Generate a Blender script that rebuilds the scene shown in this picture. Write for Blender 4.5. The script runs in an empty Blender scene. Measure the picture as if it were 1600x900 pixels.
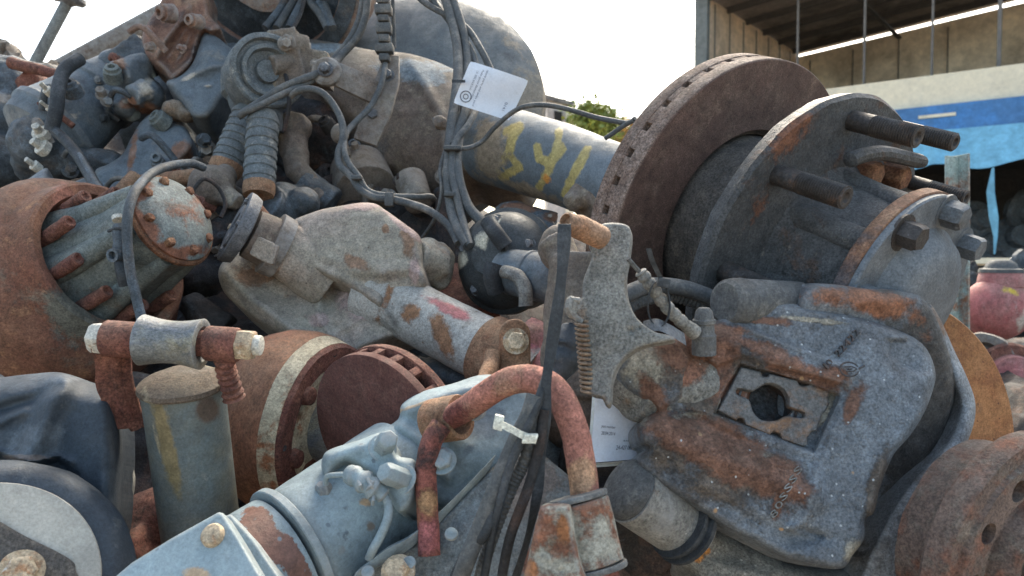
import bpy, bmesh, math, random
import numpy as np
from mathutils import Vector, Matrix, noise
random.seed(7); rng = np.random.RandomState(5)
R = math.radians
# ------------------------------------------------------------------ camera, sky, sun, exposure
sc = bpy.context.scene
F = 1200.0                                   # focal length in photo pixels (1600 wide)
PITCH, CAMH = R(2.386), 1.72
cam = bpy.data.cameras.new('camera'); camo = bpy.data.objects.new('camera', cam)
sc.collection.objects.link(camo); sc.camera = camo
camo.location = (0, 0, CAMH); camo.rotation_euler = (R(90) - PITCH, 0, 0)
cam.sensor_width = 36; cam.lens = 27; cam.clip_start = .02; cam.clip_end = 900
cam.dof.use_dof = True; cam.dof.focus_distance = .85; cam.dof.aperture_fstop = 10
SUN_EL, SUN_AZ = R(46), R(14)               # azimuth from straight ahead, positive to the right
w = bpy.data.worlds.new('World'); sc.world = w; w.use_nodes = True
nt = w.node_tree; nt.nodes.clear()
sky = nt.nodes.new('ShaderNodeTexSky'); sky.sky_type = 'NISHITA'; sky.sun_disc = False
sky.sun_elevation = SUN_EL; sky.sun_rotation = SUN_AZ; sky.dust_density = 3.5; sky.air_density = .8; sky.ozone_density = .3
sky.altitude = 0
bg = nt.nodes.new('ShaderNodeBackground'); bg.inputs[1].default_value = .14
wo = nt.nodes.new('ShaderNodeOutputWorld'); tn = nt.nodes.new('ShaderNodeMix'); tn.data_type = 'RGBA'; tn.blend_type = 'MULTIPLY'; tn.inputs[0].default_value = 1; tn.inputs[7].default_value = (1.04, 1.03, .90, 1); nt.links.new(sky.outputs[0], tn.inputs[6]); nt.links.new(tn.outputs[2], bg.inputs[0]); nt.links.new(bg.outputs[0], wo.inputs[0])
sun = bpy.data.lights.new('sun', 'SUN'); sun.energy = 1.05; sun.angle = R(16); sun.color = (1, .93, .82)
suno = bpy.data.objects.new('sun', sun); sc.collection.objects.link(suno)
sd_ = Vector((math.sin(SUN_AZ) * math.cos(SUN_EL), math.cos(SUN_AZ) * math.cos(SUN_EL), math.sin(SUN_EL)))
suno.rotation_euler = sd_.to_track_quat('Z', 'Y').to_euler()
sc.view_settings.view_transform = 'Standard'; sc.view_settings.look = 'None'
sc.view_settings.exposure = 2.1; sc.view_settings.gamma = 1; sc.view_settings.use_curve_mapping = False
sc.cycles.max_bounces = 6; sc.cycles.use_denoising = True

# ------------------------------------------------------------------ geometry helpers
# shapes are written in camera-aligned axes (x right, y ahead, z up, origin at the camera), then turned into the world
M = Matrix.Translation((0, 0, CAMH)) @ Matrix.Rotation(-PITCH, 4, 'X')
Mi = M.inverted()
def P(u, v, d): return Vector(((u - 800) / F * d, d, (450 - v) / F * d))
def ray(u, v): return Vector(((u - 800) / F, 1, (450 - v) / F))
def V(*a): return Vector(a)
def uv_of(c): return (800 + F * c.x / c.y, 450 - F * c.z / c.y)
def W2C(p): return Mi @ Vector(p)
class Plane:
    def __init__(s, o, n):
        s.o = o; s.n = n.normalized()
        if s.n.dot(o) > 0: s.n = -s.n
    def hit(s, u, v, off=0.0):
        r = ray(u, v); return r * ((s.o + s.n * off).dot(s.n) / r.dot(s.n))
def frame(a):
    a = a.normalized(); h = V(0, 0, 1) if abs(a.z) < .9 else V(1, 0, 0)
    x = h.cross(a).normalized(); return x, a.cross(x)
class G:
    def __init__(s): s.v = []; s.f = []
    def add(s, vs, fs):
        o = len(s.v); s.v += [Vector(p) for p in vs]; s.f += [tuple(i + o for i in f) for f in fs]; return s
    def lathe(s, C, a, prof, n=48, e=None, arc=None):
        a = a.normalized(); x, y = e if e else frame(a)
        vs = []; fs = []; m = len(prof)
        for (z, r) in prof:
            for k in range(n):
                t = 2 * math.pi * k / n
                vs.append(C + a * z + (x * math.cos(t) + y * math.sin(t)) * max(r, 1e-5))
        for i in range(m - 1):
            for k in range(n):
                k2 = (k + 1) % n; fs.append((i * n + k, i * n + k2, (i + 1) * n + k2, (i + 1) * n + k))
        if prof[0][1] > 1e-4 and prof[0] != prof[-1]: fs.append(tuple(reversed(range(n)))) if n < 5000 else 0
        if prof[-1][1] > 1e-4 and prof[0] != prof[-1]: fs.append(tuple(range((m - 1) * n, m * n)))
        return s.add(vs, fs)
    def cyl(s, A, B, r, r2=None, n=24):
        L = (B - A).length; return s.lathe(A, B - A, [(0, r), (L, r if r2 is None else r2)], n)
    def tube(s, pts, rad, n=10, flat=None):
        m = len(pts); rs = rad if isinstance(rad, (list, tuple)) else [rad] * m
        tg = [(pts[min(i + 1, m - 1)] - pts[max(i - 1, 0)]).normalized() for i in range(m)]
        x, _ = frame(tg[0]); vs = []; fs = []
        for i in range(m):
            x = (x - tg[i] * x.dot(tg[i]))
            x = x.normalized() if x.length > 1e-6 else frame(tg[i])[0]
            y = tg[i].cross(x)
            for k in range(n):
                t = 2 * math.pi * k / n; vs.append(pts[i] + (x * math.cos(t) + y * math.sin(t)) * rs[i])
        for i in range(m - 1):
            for k in range(n):
                k2 = (k + 1) % n; fs.append((i * n + k, i * n + k2, (i + 1) * n + k2, (i + 1) * n + k))
        fs.append(tuple(reversed(range(n)))); fs.append(tuple(range((m - 1) * n, m * n)))
        return s.add(vs, fs)
    def ribbon(s, pts, wv, tk):
        # flat strap: pts centre line, wv half-width vectors, tk thickness vector
        vs = []; fs = []; m = len(pts)
        for i, p in enumerate(pts):
            wd = wv[i] if isinstance(wv, list) else wv
            vs += [p - wd, p + wd, p + wd - tk, p - wd - tk]
        for i in range(m - 1):
            for k in range(4):
                fs.append((i * 4 + k, i * 4 + (k + 1) % 4, (i + 1) * 4 + (k + 1) % 4, (i + 1) * 4 + k))
        fs.append((3, 2, 1, 0)); o = (m - 1) * 4; fs.append((o, o + 1, o + 2, o + 3)); return s.add(vs, fs)
    def box(s, C, x, y, z):
        vs = [C + x * i + y * j + z * k for k in (-1, 1) for j in (-1, 1) for i in (-1, 1)]
        return s.add(vs, [(0, 2, 3, 1), (4, 5, 7, 6), (0, 1, 5, 4), (2, 6, 7, 3), (0, 4, 6, 2), (1, 3, 7, 5)])
    def prism(s, pts, vec):
        n = len(pts); vs = list(pts) + [p + vec for p in pts]
        return s.add(vs, [tuple(range(n)), tuple(reversed(range(n, 2 * n)))] + [(i, n + i, n + (i + 1) % n, (i + 1) % n) for i in range(n)])
    def ball(s, C, rx, ry, rz, ax=None, n=20):
        x, y, z = ax or (V(1, 0, 0), V(0, 1, 0), V(0, 0, 1)); vs = []; fs = []; m = n // 2
        for i in range(m + 1):
            ph = math.pi * i / m
            for k in range(n):
                t = 2 * math.pi * k / n
                vs.append(C + x * (rx * max(math.sin(ph), 1e-4) * math.cos(t)) + y * (ry * max(math.sin(ph), 1e-4) * math.sin(t)) + z * (rz * math.cos(ph)))
        for i in range(m):
            for k in range(n): fs.append((i * n + k, (i + 1) * n + k, (i + 1) * n + (k + 1) % n, i * n + (k + 1) % n))
        fs.append(tuple(range(n))); fs.append(tuple(reversed(range(m * n, m * n + n)))); return s.add(vs, fs)
    def hexb(s, C, a, r, h, washer=0, rot=None):
        a = a.normalized(); x, y = frame(a); rot = random.random() if rot is None else rot
        e = (x * math.cos(rot) + y * math.sin(rot), y * math.cos(rot) - x * math.sin(rot))
        if washer: s.lathe(C - a * .001, a, [(0, 0), (0, r * 1.35), (washer, r * 1.35), (washer, 0)], 24)
        return s.lathe(C + a * washer * .9, a, [(-.002, r), (h * .8, r), (h, r * .84), (h, 0)], 6, e)
    def stud(s, C, a, r, L, plain=.35, pitch=.0028):
        pr = [(-.01, r * .98), (L * plain, r * .98)]; z = L * plain + .001
        while z < L - .002: pr += [(z, r * .89), (z + pitch * .5, r * 1.04)]; z += pitch
        pr += [(L - .001, r * .9), (L, r * .82), (L - .0005, r * .5), (L - .003, r * .35), (L - .004, 0)]
        return s.lathe(C, a, pr, 24)
def smooth(pts, k=8, closed=False):
    n = len(pts); out = []
    g = (lambda i: pts[i % n]) if closed else (lambda i: pts[min(max(i, 0), n - 1)])
    for i in range(n if closed else n - 1):
        a, b, c, d = g(i - 1), g(i), g(i + 1), g(i + 2)
        for j in range(k):
            t = j / k; out.append(.5 * ((2 * b) + (c - a) * t + (2 * a - 5 * b + 4 * c - d) * t * t + (3 * b - a - 3 * c + d) * t ** 3))
    if not closed: out.append(pts[-1])
    return out
def Vs(l): return [Vector(p) for p in l]
def pts(l, d=None, k=8): return smooth([P(p[0], p[1], p[2] if len(p) > 2 else d) for p in l], k)

def seg_dist(U, poly, closed=True):
    """distance, nearest point of points U (n,2) to a polyline"""
    A = np.array(poly, float); B = np.roll(A, -1, 0)
    if not closed: A, B = A[:-1], B[:-1]
    best = np.full(len(U), 1e18); near = np.zeros((len(U), 2))
    for a, b in zip(A, B):
        ab = b - a; t = np.clip(((U - a) @ ab) / max(ab @ ab, 1e-9), 0, 1); q = a + t[:, None] * ab
        dd = ((U - q) ** 2).sum(1); m = dd < best; best[m] = dd[m]; near[m] = q[m]
    return np.sqrt(best), near
def inside(U, poly):
    A = np.array(poly, float); B = np.roll(A, -1, 0); r = np.zeros(len(U), bool)
    for a, b in zip(A, B):
        c = ((a[1] > U[:, 1]) != (b[1] > U[:, 1]))
        with np.errstate(divide='ignore', invalid='ignore'):
            xi = (b[0] - a[0]) * (U[:, 1] - a[1]) / (b[1] - a[1] + 1e-12) + a[0]
        r ^= c & (U[:, 0] < xi)
    return r
def sm(t): t = np.clip(t, 0, 1); return t * t * (3 - 2 * t)
def relief(outline, pl, T, redge=12, drop=.01, feats=(), step=4, rough=.0009, holes=(), rnd=True, k=5, back=None):
    """a cast body: its outline on plane pl, front surface raised and sunk by feats (metres), T metres thick"""
    if rnd: outline = [tuple(p) for p in smooth(Vs([(a, b, 0) for a, b in outline]), k, True)]; outline = [(p[0], p[1]) for p in outline]
    polys = [outline] + [list(h) for h in holes]
    A = np.array(outline); u0, v0 = A.min(0) - step * 2; u1, v1 = A.max(0) + step * 2
    us = np.arange(u0, u1, step); vs = np.arange(v0, v1, step); UU, VV = np.meshgrid(us, vs)
    U = np.stack([UU.ravel(), VV.ravel()], 1); ins = inside(U, outline)
    d, near = seg_dist(U, outline)
    for h in holes:
        ins &= ~inside(U, h); d2, n2 = seg_dist(U, h); m = d2 < d; d[m] = d2[m]; near[m] = n2[m]
    sdv = np.where(ins, d, -d); U = np.where(ins[:, None], U, near)
    h = np.zeros(len(U)); t = np.clip(sdv / redge, 0, 1); h -= drop * (1 - np.sqrt(np.clip(1 - (1 - t) ** 2, 0, 1)))
    for f in feats:
        if f[0] == 'ridge': dd, _ = seg_dist(U, f[1], False); h += f[3] * np.exp(-(dd / f[2]) ** 2)
        elif f[0] == 'pit': dd, _ = seg_dist(U, f[1]); s_ = np.where(inside(U, f[1]), dd, -dd); h -= f[2] * sm(s_ / f[3] * .5 + .5)
        elif f[0] == 'bump': h += f[4] * np.exp(-(((U[:, 0] - f[1][0]) / f[2]) ** 2 + ((U[:, 1] - f[1][1]) / f[3]) ** 2))
        elif f[0] == 'slope': h += (U[:, 0] - f[1][0]) * f[2] + (U[:, 1] - f[1][1]) * f[3]
        elif f[0] == 'step':   # raised on the left side of polyline a->b
            dd, q = seg_dist(U, f[1], False); a, b = np.array(f[1][0]), np.array(f[1][-1]); ab = b - a
            s_ = np.sign(ab[0] * (U[:, 1] - a[1]) - ab[1] * (U[:, 0] - a[0])); h += f[2] * sm(-s_ * dd / f[3] * .5 + .5)
    if rough:
        for i in range(len(U)):
            if sdv[i] > -1.5 * step: h[i] += rough * (noise.fractal(Vector((U[i, 0] * .03, U[i, 1] * .03, 1.7)), .9, 2.1, 4))
    nx = len(us); g = G(); idx = {}; fs = []
    ok = sdv > -1.5 * step
    for j in range(len(vs) - 1):
        for i in range(nx - 1):
            q = [j * nx + i, j * nx + i + 1, (j + 1) * nx + i + 1, (j + 1) * nx + i]
            if all(ok[c] for c in q) and any(sdv[c] > 0 for c in q):
                fs.append(q)
    order = sorted({c for q in fs for c in q}); idx = {c: i for i, c in enumerate(order)}
    bm = bmesh.new(); bv = [bm.verts.new(pl.hit(U[c, 0], U[c, 1], h[c])) for c in order]
    for q in fs:
        try: bm.faces.new([bv[idx[c]] for c in reversed(q)])
        except ValueError: pass
    bmesh.ops.remove_doubles(bm, verts=bm.verts[:], dist=2e-5)
    be = [e for e in bm.edges if e.is_boundary]
    r = bmesh.ops.extrude_edge_only(bm, edges=be); nv = [x for x in r['geom'] if isinstance(x, bmesh.types.BMVert)]
    for x in nv: x.co -= pl.n * T
    be = [e for e in bm.edges if e.is_boundary and all(v in set(nv) for v in e.verts)]
    try: bmesh.ops.triangle_fill(bm, use_beauty=True, edges=be)
    except Exception: pass
    bmesh.ops.recalc_face_normals(bm, faces=bm.faces[:])
    bm.verts.index_update(); g.add([v.co.copy() for v in bm.verts], [[v.index for v in f.verts] for f in bm.faces]); bm.free()
    return g

def mesh_of(g, loc):
    me = bpy.data.meshes.new('m'); me.from_pydata([tuple((M @ p) - loc) for p in g.v], [], g.f); me.validate(); return me
def finish(o, ang=35):
    me = o.data; me.shade_smooth() if hasattr(me, 'shade_smooth') else None
    for p in me.polygons: p.use_smooth = True
    me.set_sharp_from_angle(angle=R(ang))
def make(name, g, mt, parent=None, bevel=0, cast=None, zones=(), ang=35, wob=0, cut=None):
    loc = parent['_loc'] if parent is not None and '_loc' in parent else None
    if loc is None:
        if parent is not None: loc = LOC[parent.name]
        else:
            c = sum((M @ p for p in g.v), Vector()) / len(g.v); loc = Vector((c.x, c.y, min((M @ p).z for p in g.v)))
    else: loc = Vector(loc)
    me = mesh_of(g, loc); me.name = name; o = bpy.data.objects.new(name, me); sc.collection.objects.link(o)
    LOC[o.name] = loc
    if parent is not None: o.parent = parent
    else: o.location = loc
    bm = bmesh.new(); bm.from_mesh(me); bmesh.ops.recalc_face_normals(bm, faces=bm.faces[:]); bm.to_mesh(me); bm.free()
    if cut:
        cm = mesh_of(cut, loc); co_ = bpy.data.objects.new('cut', cm); sc.collection.objects.link(co_)
        bm = bmesh.new(); bm.from_mesh(cm); bmesh.ops.recalc_face_normals(bm, faces=bm.faces[:]); bm.to_mesh(cm); bm.free()
        co_.location = (0, 0, 0) if parent is not None else loc
        pp_ = o.parent; o.parent = None; m = o.modifiers.new('c', 'BOOLEAN'); m.object = co_; m.operation = 'DIFFERENCE'; m.solver = 'EXACT'
        dg = bpy.context.evaluated_depsgraph_get(); me = bpy.data.meshes.new_from_object(o.evaluated_get(dg)); o.modifiers.clear(); o.data = me; o.parent = pp_; bpy.data.objects.remove(co_)
    if cast:
        m = o.modifiers.new('r', 'REMESH'); m.mode = 'VOXEL'; m.voxel_size = cast[0]
        if cast[1]: m = o.modifiers.new('s', 'SMOOTH'); m.iterations = cast[1]; m.factor = .5
    elif bevel:
        m = o.modifiers.new('b', 'BEVEL'); m.width = bevel; m.segments = 2; m.limit_method = 'ANGLE'; m.angle_limit = R(38)
    if o.modifiers:
        dg = bpy.context.evaluated_depsgraph_get(); nm = bpy.data.meshes.new_from_object(o.evaluated_get(dg)); o.modifiers.clear(); o.data = nm; me = nm; me.name = name
    n = len(me.vertices); co = np.zeros(n * 3); me.vertices.foreach_get('co', co); co = co.reshape(-1, 3)
    amp = cast[2] if cast and len(cast) > 2 else wob
    if amp:
        for v in me.vertices:
            q = v.co * 28; v.co += Vector((noise.fractal(q, .8, 2, 3), noise.fractal(q + V(9, 3, 1), .8, 2, 3), noise.fractal(q + V(1, 7, 5), .8, 2, 3))) * amp
    if zones:
        Mn = np.array(Mi); wc = co + np.array(loc); cc = wc @ Mn[:3, :3].T + Mn[:3, 3]
        U = np.stack([800 + F * cc[:, 0] / cc[:, 1], 450 - F * cc[:, 2] / cc[:, 1]], 1)
        z = np.zeros((n, 4), np.float32); z[:, 3] = 1
        for ch, a, b in zones:
            if isinstance(a, (tuple,)) and not isinstance(a[0], (tuple, list)):
                an = b[2] if len(b) > 2 else 0; c_, s_ = math.cos(R(an)), math.sin(R(an)); dx, dy = U[:, 0] - a[0], U[:, 1] - a[1]
                t = np.exp(-((dx * c_ + dy * s_) / b[0]) ** 2 - ((-dx * s_ + dy * c_) / b[1]) ** 2)
            else:
                dd, _ = seg_dist(U, a, False); t = np.exp(-(dd / b) ** 2 * .7)
            z[:, ch] = np.maximum(z[:, ch], t)
        at = me.color_attributes.new('zone', 'FLOAT_COLOR', 'POINT'); at.data.foreach_set('color', z.ravel())
    me.materials.clear(); me.materials.append(mt); finish(o, ang)
    return o
LOC = {}
def thing(name, label, cat, at, group=None):
    o = bpy.data.objects.new(name, None); sc.collection.objects.link(o); loc = M @ at; o.location = loc; LOC[o.name] = loc
    o.empty_display_size = .05; o['label'] = label; o['category'] = cat
    if group: o['group'] = group
    return o
def tag(o, label, cat, group=None):
    o['label'] = label; o['category'] = cat
    if group: o['group'] = group
    return o
def lab(o, s): o['label'] = s; return o

# ------------------------------------------------------------------ materials
NODUST = ('air_bag_rubber', 'black_rubber', 'dark_clutter', 'white_grey_ring', 'cable_grey')
LODUST = ('light_blue_paint', 'disc_rust', 'dark_red_disc', 'u_pipe_rust', 'shock_paint', 'hub_cast', 'hat_cast', 'ribbed_boot', 'stud_steel', 'hub_greygreen', 'orange_rust', 'conduit_grey')
EDGE = ('caliper_cast', 'caliper_grey', 'brown_casting', 'diff_pinkgrey', 'band_grey', 'slate_paint', 'light_blue_paint', 'sleeve_paint', 'arm_grey', 'pad_rust', 'bush_steel')
def mat(name, base, layers=(), rough=.6, metal=0.0, bump=.5, bs=70, zones=(), grain=.35, var=.25, speck=None, stretch=None, gs=420, clean=False):
    m = bpy.data.materials.new(name); m.use_nodes = True; t = m.node_tree; N, L = t.nodes, t.links
    b = N['Principled BSDF']; tc = N.new('ShaderNodeTexCoord'); src = tc.outputs['Object']
    if stretch:
        mp = N.new('ShaderNodeMapping'); mp.inputs['Scale'].default_value = stretch; L.new(src, mp.inputs[0]); src = mp.outputs[0]
    seed = (sum(ord(c) * (i + 3) for i, c in enumerate(name)) % 97) * .37
    def nz(scale, detail=8, ro=.62, off=0., dist=0.):
        n = N.new('ShaderNodeTexNoise'); n.noise_dimensions = '4D'; n.inputs['Scale'].default_value = scale; n.inputs['Detail'].default_value = detail
        n.inputs['Roughness'].default_value = ro; n.inputs['W'].default_value = seed + off; n.inputs['Distortion'].default_value = dist; L.new(src, n.inputs[0]); return n.outputs[0]
    def rng_(x, a, c, lo=0., hi=1.):
        r = N.new('ShaderNodeMapRange'); r.inputs[1].default_value = a; r.inputs[2].default_value = c; r.inputs[3].default_value = lo; r.inputs[4].default_value = hi
        L.new(x, r.inputs[0]); return r.outputs[0]
    def mx(f, a, c, mode='MIX'):
        x = N.new('ShaderNodeMix'); x.data_type = 'RGBA'; x.blend_type = mode
        if isinstance(f, float): x.inputs[0].default_value = f
        else: L.new(f, x.inputs[0])
        for i, q in ((6, a), (7, c)):
            if isinstance(q, tuple): x.inputs[i].default_value = (*q[:3], 1)
            else: L.new(q, x.inputs[i])
        return x.outputs[2]
    def math_(op, a, c):
        x = N.new('ShaderNodeMath'); x.operation = op
        for i, q in ((0, a), (1, c)):
            if isinstance(q, (int, float)): x.inputs[i].default_value = q
            else: L.new(q, x.inputs[i])
        return x.outputs[0]
    big = nz(9, 10, .68, 3)
    col = mx(rng_(big, .32, .68), tuple(c * (1 - var) for c in base), tuple(min(1, c * (1 + var)) for c in base))
    hgt = math_('MULTIPLY', nz(bs, 9, .7, 11), 1.0); rsum = None
    i = 0
    for ly in layers:
        c, s, th, so = ly[:4]; f = rng_(nz(s, 10, .7, 20 + i * 7, .3), th - so, th + so); i += 1
        vcol = mx(rng_(nz(s * 3.3, 10, .78, 50 + i), .36, .64), tuple(x * .6 for x in c), tuple(min(1, x * 1.35) for x in c)); col = mx(f, col, vcol)
        hgt = math_('ADD', hgt, math_('MULTIPLY', f, .35)); rsum = f
    if zones:
        at = N.new('ShaderNodeAttribute'); at.attribute_name = 'zone'; sp = N.new('ShaderNodeSeparateColor'); L.new(at.outputs['Color'], sp.inputs[0])
        for j, zc in enumerate(zones):
            if zc is None: continue
            br = (zc[3] if len(zc) > 3 else .9) * 3.0
            q = math_('ADD', sp.outputs[j], math_('MULTIPLY', math_('SUBTRACT', nz(20, 12, .78, 80 + j * 5), .5), br))
            f = rng_(q, .40, .66 if len(zc) < 5 else zc[4]); vcol = mx(rng_(nz(110, 6, .7, 60 + j), .3, .7), tuple(x * .62 for x in zc[:3]), tuple(min(1, x * 1.35) for x in zc[:3]))
            col = mx(f, col, vcol); hgt = math_('ADD', hgt, math_('MULTIPLY', f, .3))
    if grain:
        gr = nz(gs, 4, .75, 5); col = mx(1.0, col, mx(rng_(gr, .37, .63), (1 - grain,) * 3, (1 + grain,) * 3), 'MULTIPLY')
        if gs > 100:
            mo = nz(55, 12, .82, 41, .2); g2 = min(.42, grain * 1.1); col = mx(1.0, col, mx(rng_(mo, .36, .64), (1 - g2,) * 3, (1 + g2 * .92, 1 + g2 * .86, 1 + g2 * .78)), 'MULTIPLY')
    if speck:
        for k_, (sc_, dens, c) in enumerate(speck):
            vo = N.new('ShaderNodeTexVoronoi'); vo.inputs['Scale'].default_value = sc_; L.new(src, vo.inputs[0])
            sp2 = N.new('ShaderNodeSeparateColor'); L.new(vo.outputs['Color'], sp2.inputs[0])
            dd = math_('ADD', vo.outputs['Distance'], math_('MULTIPLY', math_('SUBTRACT', nz(sc_ * 3, 3, .6, 33 + k_), .5), .35))
            f = math_('MULTIPLY', rng_(dd, .22, .12), rng_(sp2.outputs[0], 1 - dens, 1 - dens + .01)); col = mx(f, col, c)
    stain = None
    if gs > 100 and not clean:
        stain = st = rng_(nz(6.5, 12, .76, 120, .4), .585, .68, 0, .62); col = mx(st, col, (.035, .031, .027))
        ge = N.new('ShaderNodeNewGeometry'); sx = N.new('ShaderNodeSeparateXYZ'); L.new(ge.outputs['Normal'], sx.inputs[0])
        du = math_('MULTIPLY', rng_(sx.outputs[2], .25, .95), rng_(nz(30, 12, .8, 130), .40, .64, 0, 0. if name in NODUST else (.10 if name in LODUST else .27))); col = mx(du, col, (.25, .235, .19))
        if name in EDGE: ew = math_('MULTIPLY', rng_(ge.outputs['Pointiness'], .515, .60), rng_(nz(45, 10, .75, 140), .38, .6, 0, .8)); col = mx(ew, col, (.34, .33, .31))
    L.new(col, b.inputs['Base Color']); b.inputs['Metallic'].default_value = metal
    ro = rng_(nz(40, 5, .6, 90), .3, .7, max(.05, rough - .14), min(1, rough + .14))
    if stain is not None: ro = math_('MULTIPLY', ro, rng_(stain, 0, .62, 1, .42))
    L.new(ro, b.inputs['Roughness'])
    b.inputs['Specular IOR Level'].default_value = .35
    if bump:
        bu = N.new('ShaderNodeBump'); bu.inputs['Strength'].default_value = bump; bu.inputs['Distance'].default_value = .0036
        hh = math_('ADD', hgt, math_('MULTIPLY', nz(bs * 5, 3, .7, 14), .3)); L.new(hh, bu.inputs['Height']); L.new(bu.outputs[0], b.inputs['Normal'])
    return m
RUST = (.17, .075, .042); DRUST = (.10, .04, .025); ORUST = (.36, .15, .055); DUST = (.34, .30, .25)
m_disc = mat('disc_rust', (.10, .062, .05), [((.18, .125, .095), 30, .60, .12)], .8, 0, .25, 200, grain=.5, var=.12, gs=700)
m_discrim = mat('rim_rust', (.17, .115, .09), [((.25, .19, .16), 60, .52, .1)], .85, 0, .8, 220, grain=.55)
m_hat = mat('hat_cast', (.075, .068, .062), [((.14, .12, .10), 50, .56, .08)], .7, 0, .6, 160, grain=.5)
m_hub = mat('hub_cast', (.07, .072, .074), [((.12, .065, .04), 14, .60, .05), ((.20, .19, .17), 55, .64, .05)], .55, .15, .9, 120, grain=.45, zones=[(*RUST,), (.30, .40, .45)])
m_hubcap = mat('hubcap_paint', (.115, .13, .145), [((.07, .06, .055), 20, .62, .05), ((.24, .26, .27), 90, .66, .04)], .5, .1, .4, 150, grain=.3)
m_stud = mat('stud_steel', (.055, .05, .048), [((.13, .08, .055), 40, .60, .06), ((.22, .22, .23), 200, .66, .05)], .5, .35, .5, 200)
m_rust = mat('nut_rust', (.19, .085, .048), [((.30, .16, .085), 40, .55, .1), (DRUST, 25, .56, .1)], .9, 0, 1.0, 160, grain=.5)
m_rustred = mat('red_rust', (.15, .06, .045), [((.24, .11, .075), 45, .54, .1), ((.07, .035, .028), 30, .6, .06)], .88, 0, .8, 160, grain=.45)
m_cal = mat('caliper_cast', (.15, .17, .19), [((.27, .275, .27), 110, .64, .06), ((.09, .09, .095), 9, .55, .09)], .62, .12, 1.0, 110, zones=[(.125, .105, .088, 1.1), (.30, .28, .23), (.19, .10, .068)], grain=.40, speck=[(190, .10, (.5, .52, .52)), (90, .04, (.45, .28, .15))])
m_calgrey = mat('caliper_grey', (.20, .195, .175), [((.27, .17, .10), 22, .62, .05), ((.10, .10, .10), 18, .6, .06)], .75, 0, .9, 130, zones=[(.23, .11, .07), (.5, .22, .06)], grain=.5, speck=[(160, .08, (.45, .43, .38))])
m_plate = mat('window_plate', (.15, .15, .148), [((.20, .11, .06), 22, .55, .06)], .65, .1, .6, 120, grain=.35)
m_band = mat('band_grey', (.15, .165, .18), [((.25, .25, .25), 80, .6, .06), ((.10, .085, .07), 14, .6, .06)], .6, .1, .8, 130, zones=[(.25, .11, .06), (.07, .065, .06)], grain=.4)
m_orust = mat('orange_rust', (.31, .15, .065), [((.22, .09, .04), 20, .56, .12)], .9, 0, .4, 200, grain=.3, speck=[(120, .22, (.11, .05, .03))])
m_brhub = mat('brown_hub', (.155, .11, .09), [((.21, .085, .05), 18, .53, .06), ((.20, .17, .14), 34, .57, .06)], .8, 0, .9, 130, grain=.45)
m_casting = mat('brown_casting', (.155, .13, .105), [((.14, .105, .085), 7, .52, .1), ((.28, .24, .18), 22, .60, .08)], .85, 0, .7, 90, zones=[(.43, .34, .11, .8), (.17, .20, .22), (.12, .11, .10)], grain=.3)
m_tube = mat('axle_tube_paint', (.12, .145, .165), [((.11, .12, .13), 12, .58, .07)], .7, 0, .3, 110, zones=[(.36, .29, .11, .55), (.24, .20, .15), (.50, .22, .05, .7)], grain=.22)
m_dome = mat('dome_bluegrey', (.085, .10, .108), [((.20, .20, .19), 7, .58, .1), ((.075, .09, .10), 9, .56, .08)], .6, 0, .25, 70, zones=[(.50, .36, .10), (.20, .17, .13)], grain=.2)
m_cable = mat('cable_grey', (.075, .08, .082), [((.17, .16, .145), 30, .58, .1)], .7, 0, .3, 150, grain=.25)
m_black = mat('black_rubber', (.03, .034, .038), [((.085, .09, .095), 26, .6, .12)], .65, 0, .4, 120, grain=.3)
m_pink = mat('diff_pinkgrey', (.31, .28, .225), [((.27, .16, .10), 16, .625, .06), ((.38, .30, .25), 6, .58, .12), ((.24, .21, .18), 20, .60, .08)], .9, 0, .8, 110, zones=[(.25, .155, .10), (.38, .28, .25), (.40, .14, .14, .7)], grain=.32, speck=[(130, .05, (.12, .09, .07))])
m_ptube = mat('tube_white', (.40, .385, .35), [((.33, .15, .075), 15, .635, .03), ((.26, .24, .22), 30, .62, .06)], .85, 0, .8, 120, zones=[(.29, .155, .085), (.40, .15, .15, .6), (.42, .36, .30)], grain=.3, speck=[(110, .06, (.2, .12, .08))])
m_clamp = mat('clamp_rust', (.29, .175, .105), [((.24, .11, .06), 26, .56, .1)], .92, 0, .8, 170, grain=.4)
m_yoke = mat('yoke_steel', (.13, .135, .145), [((.24, .24, .24), 50, .6, .1), ((.07, .06, .055), 25, .6, .06)], .55, .3, .5, 150)
m_dk = mat('dark_clutter', (.035, .033, .033), [((.10, .06, .045), 16, .56, .08), ((.09, .10, .11), 20, .6, .06)], .8, 0, .9, 80)  # near-black: on heap and fillers the shade of the gaps is in this colour
m_dkblue = mat('dark_blue_paint', (.055, .066, .076), [((.12, .10, .085), 12, .6, .07), ((.13, .16, .19), 26, .58, .1)], .6, 0, .6, 80)
m_slate = mat('slate_paint', (.115, .14, .16), [((.20, .19, .17), 15, .6, .06), ((.055, .065, .08), 10, .57, .08)], .6, 0, .5, 80, zones=[(.20, .10, .06), (.40, .36, .30)], grain=.25)
m_drum = mat('drum_rust', (.20, .10, .062), [((.155, .065, .042), 8, .52, .1), ((.16, .15, .115), 10, .62, .06), ((.33, .17, .09), 30, .62, .06)], .88, 0, .5, 110, grain=.35, zones=[(.12, .115, .095), (.30, .13, .09)])
m_drum2 = mat('drum_orange', (.23, .115, .065), [((.19, .075, .042), 9, .52, .1)], .88, 0, .6, 110, grain=.35, stretch=(1, 1, .6))
m_yring = mat('yellow_ring', (.42, .36, .25), [((.28, .12, .06), 18, .58, .04), ((.20, .15, .09), 40, .6, .05)], .8, 0, .5, 110)
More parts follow.
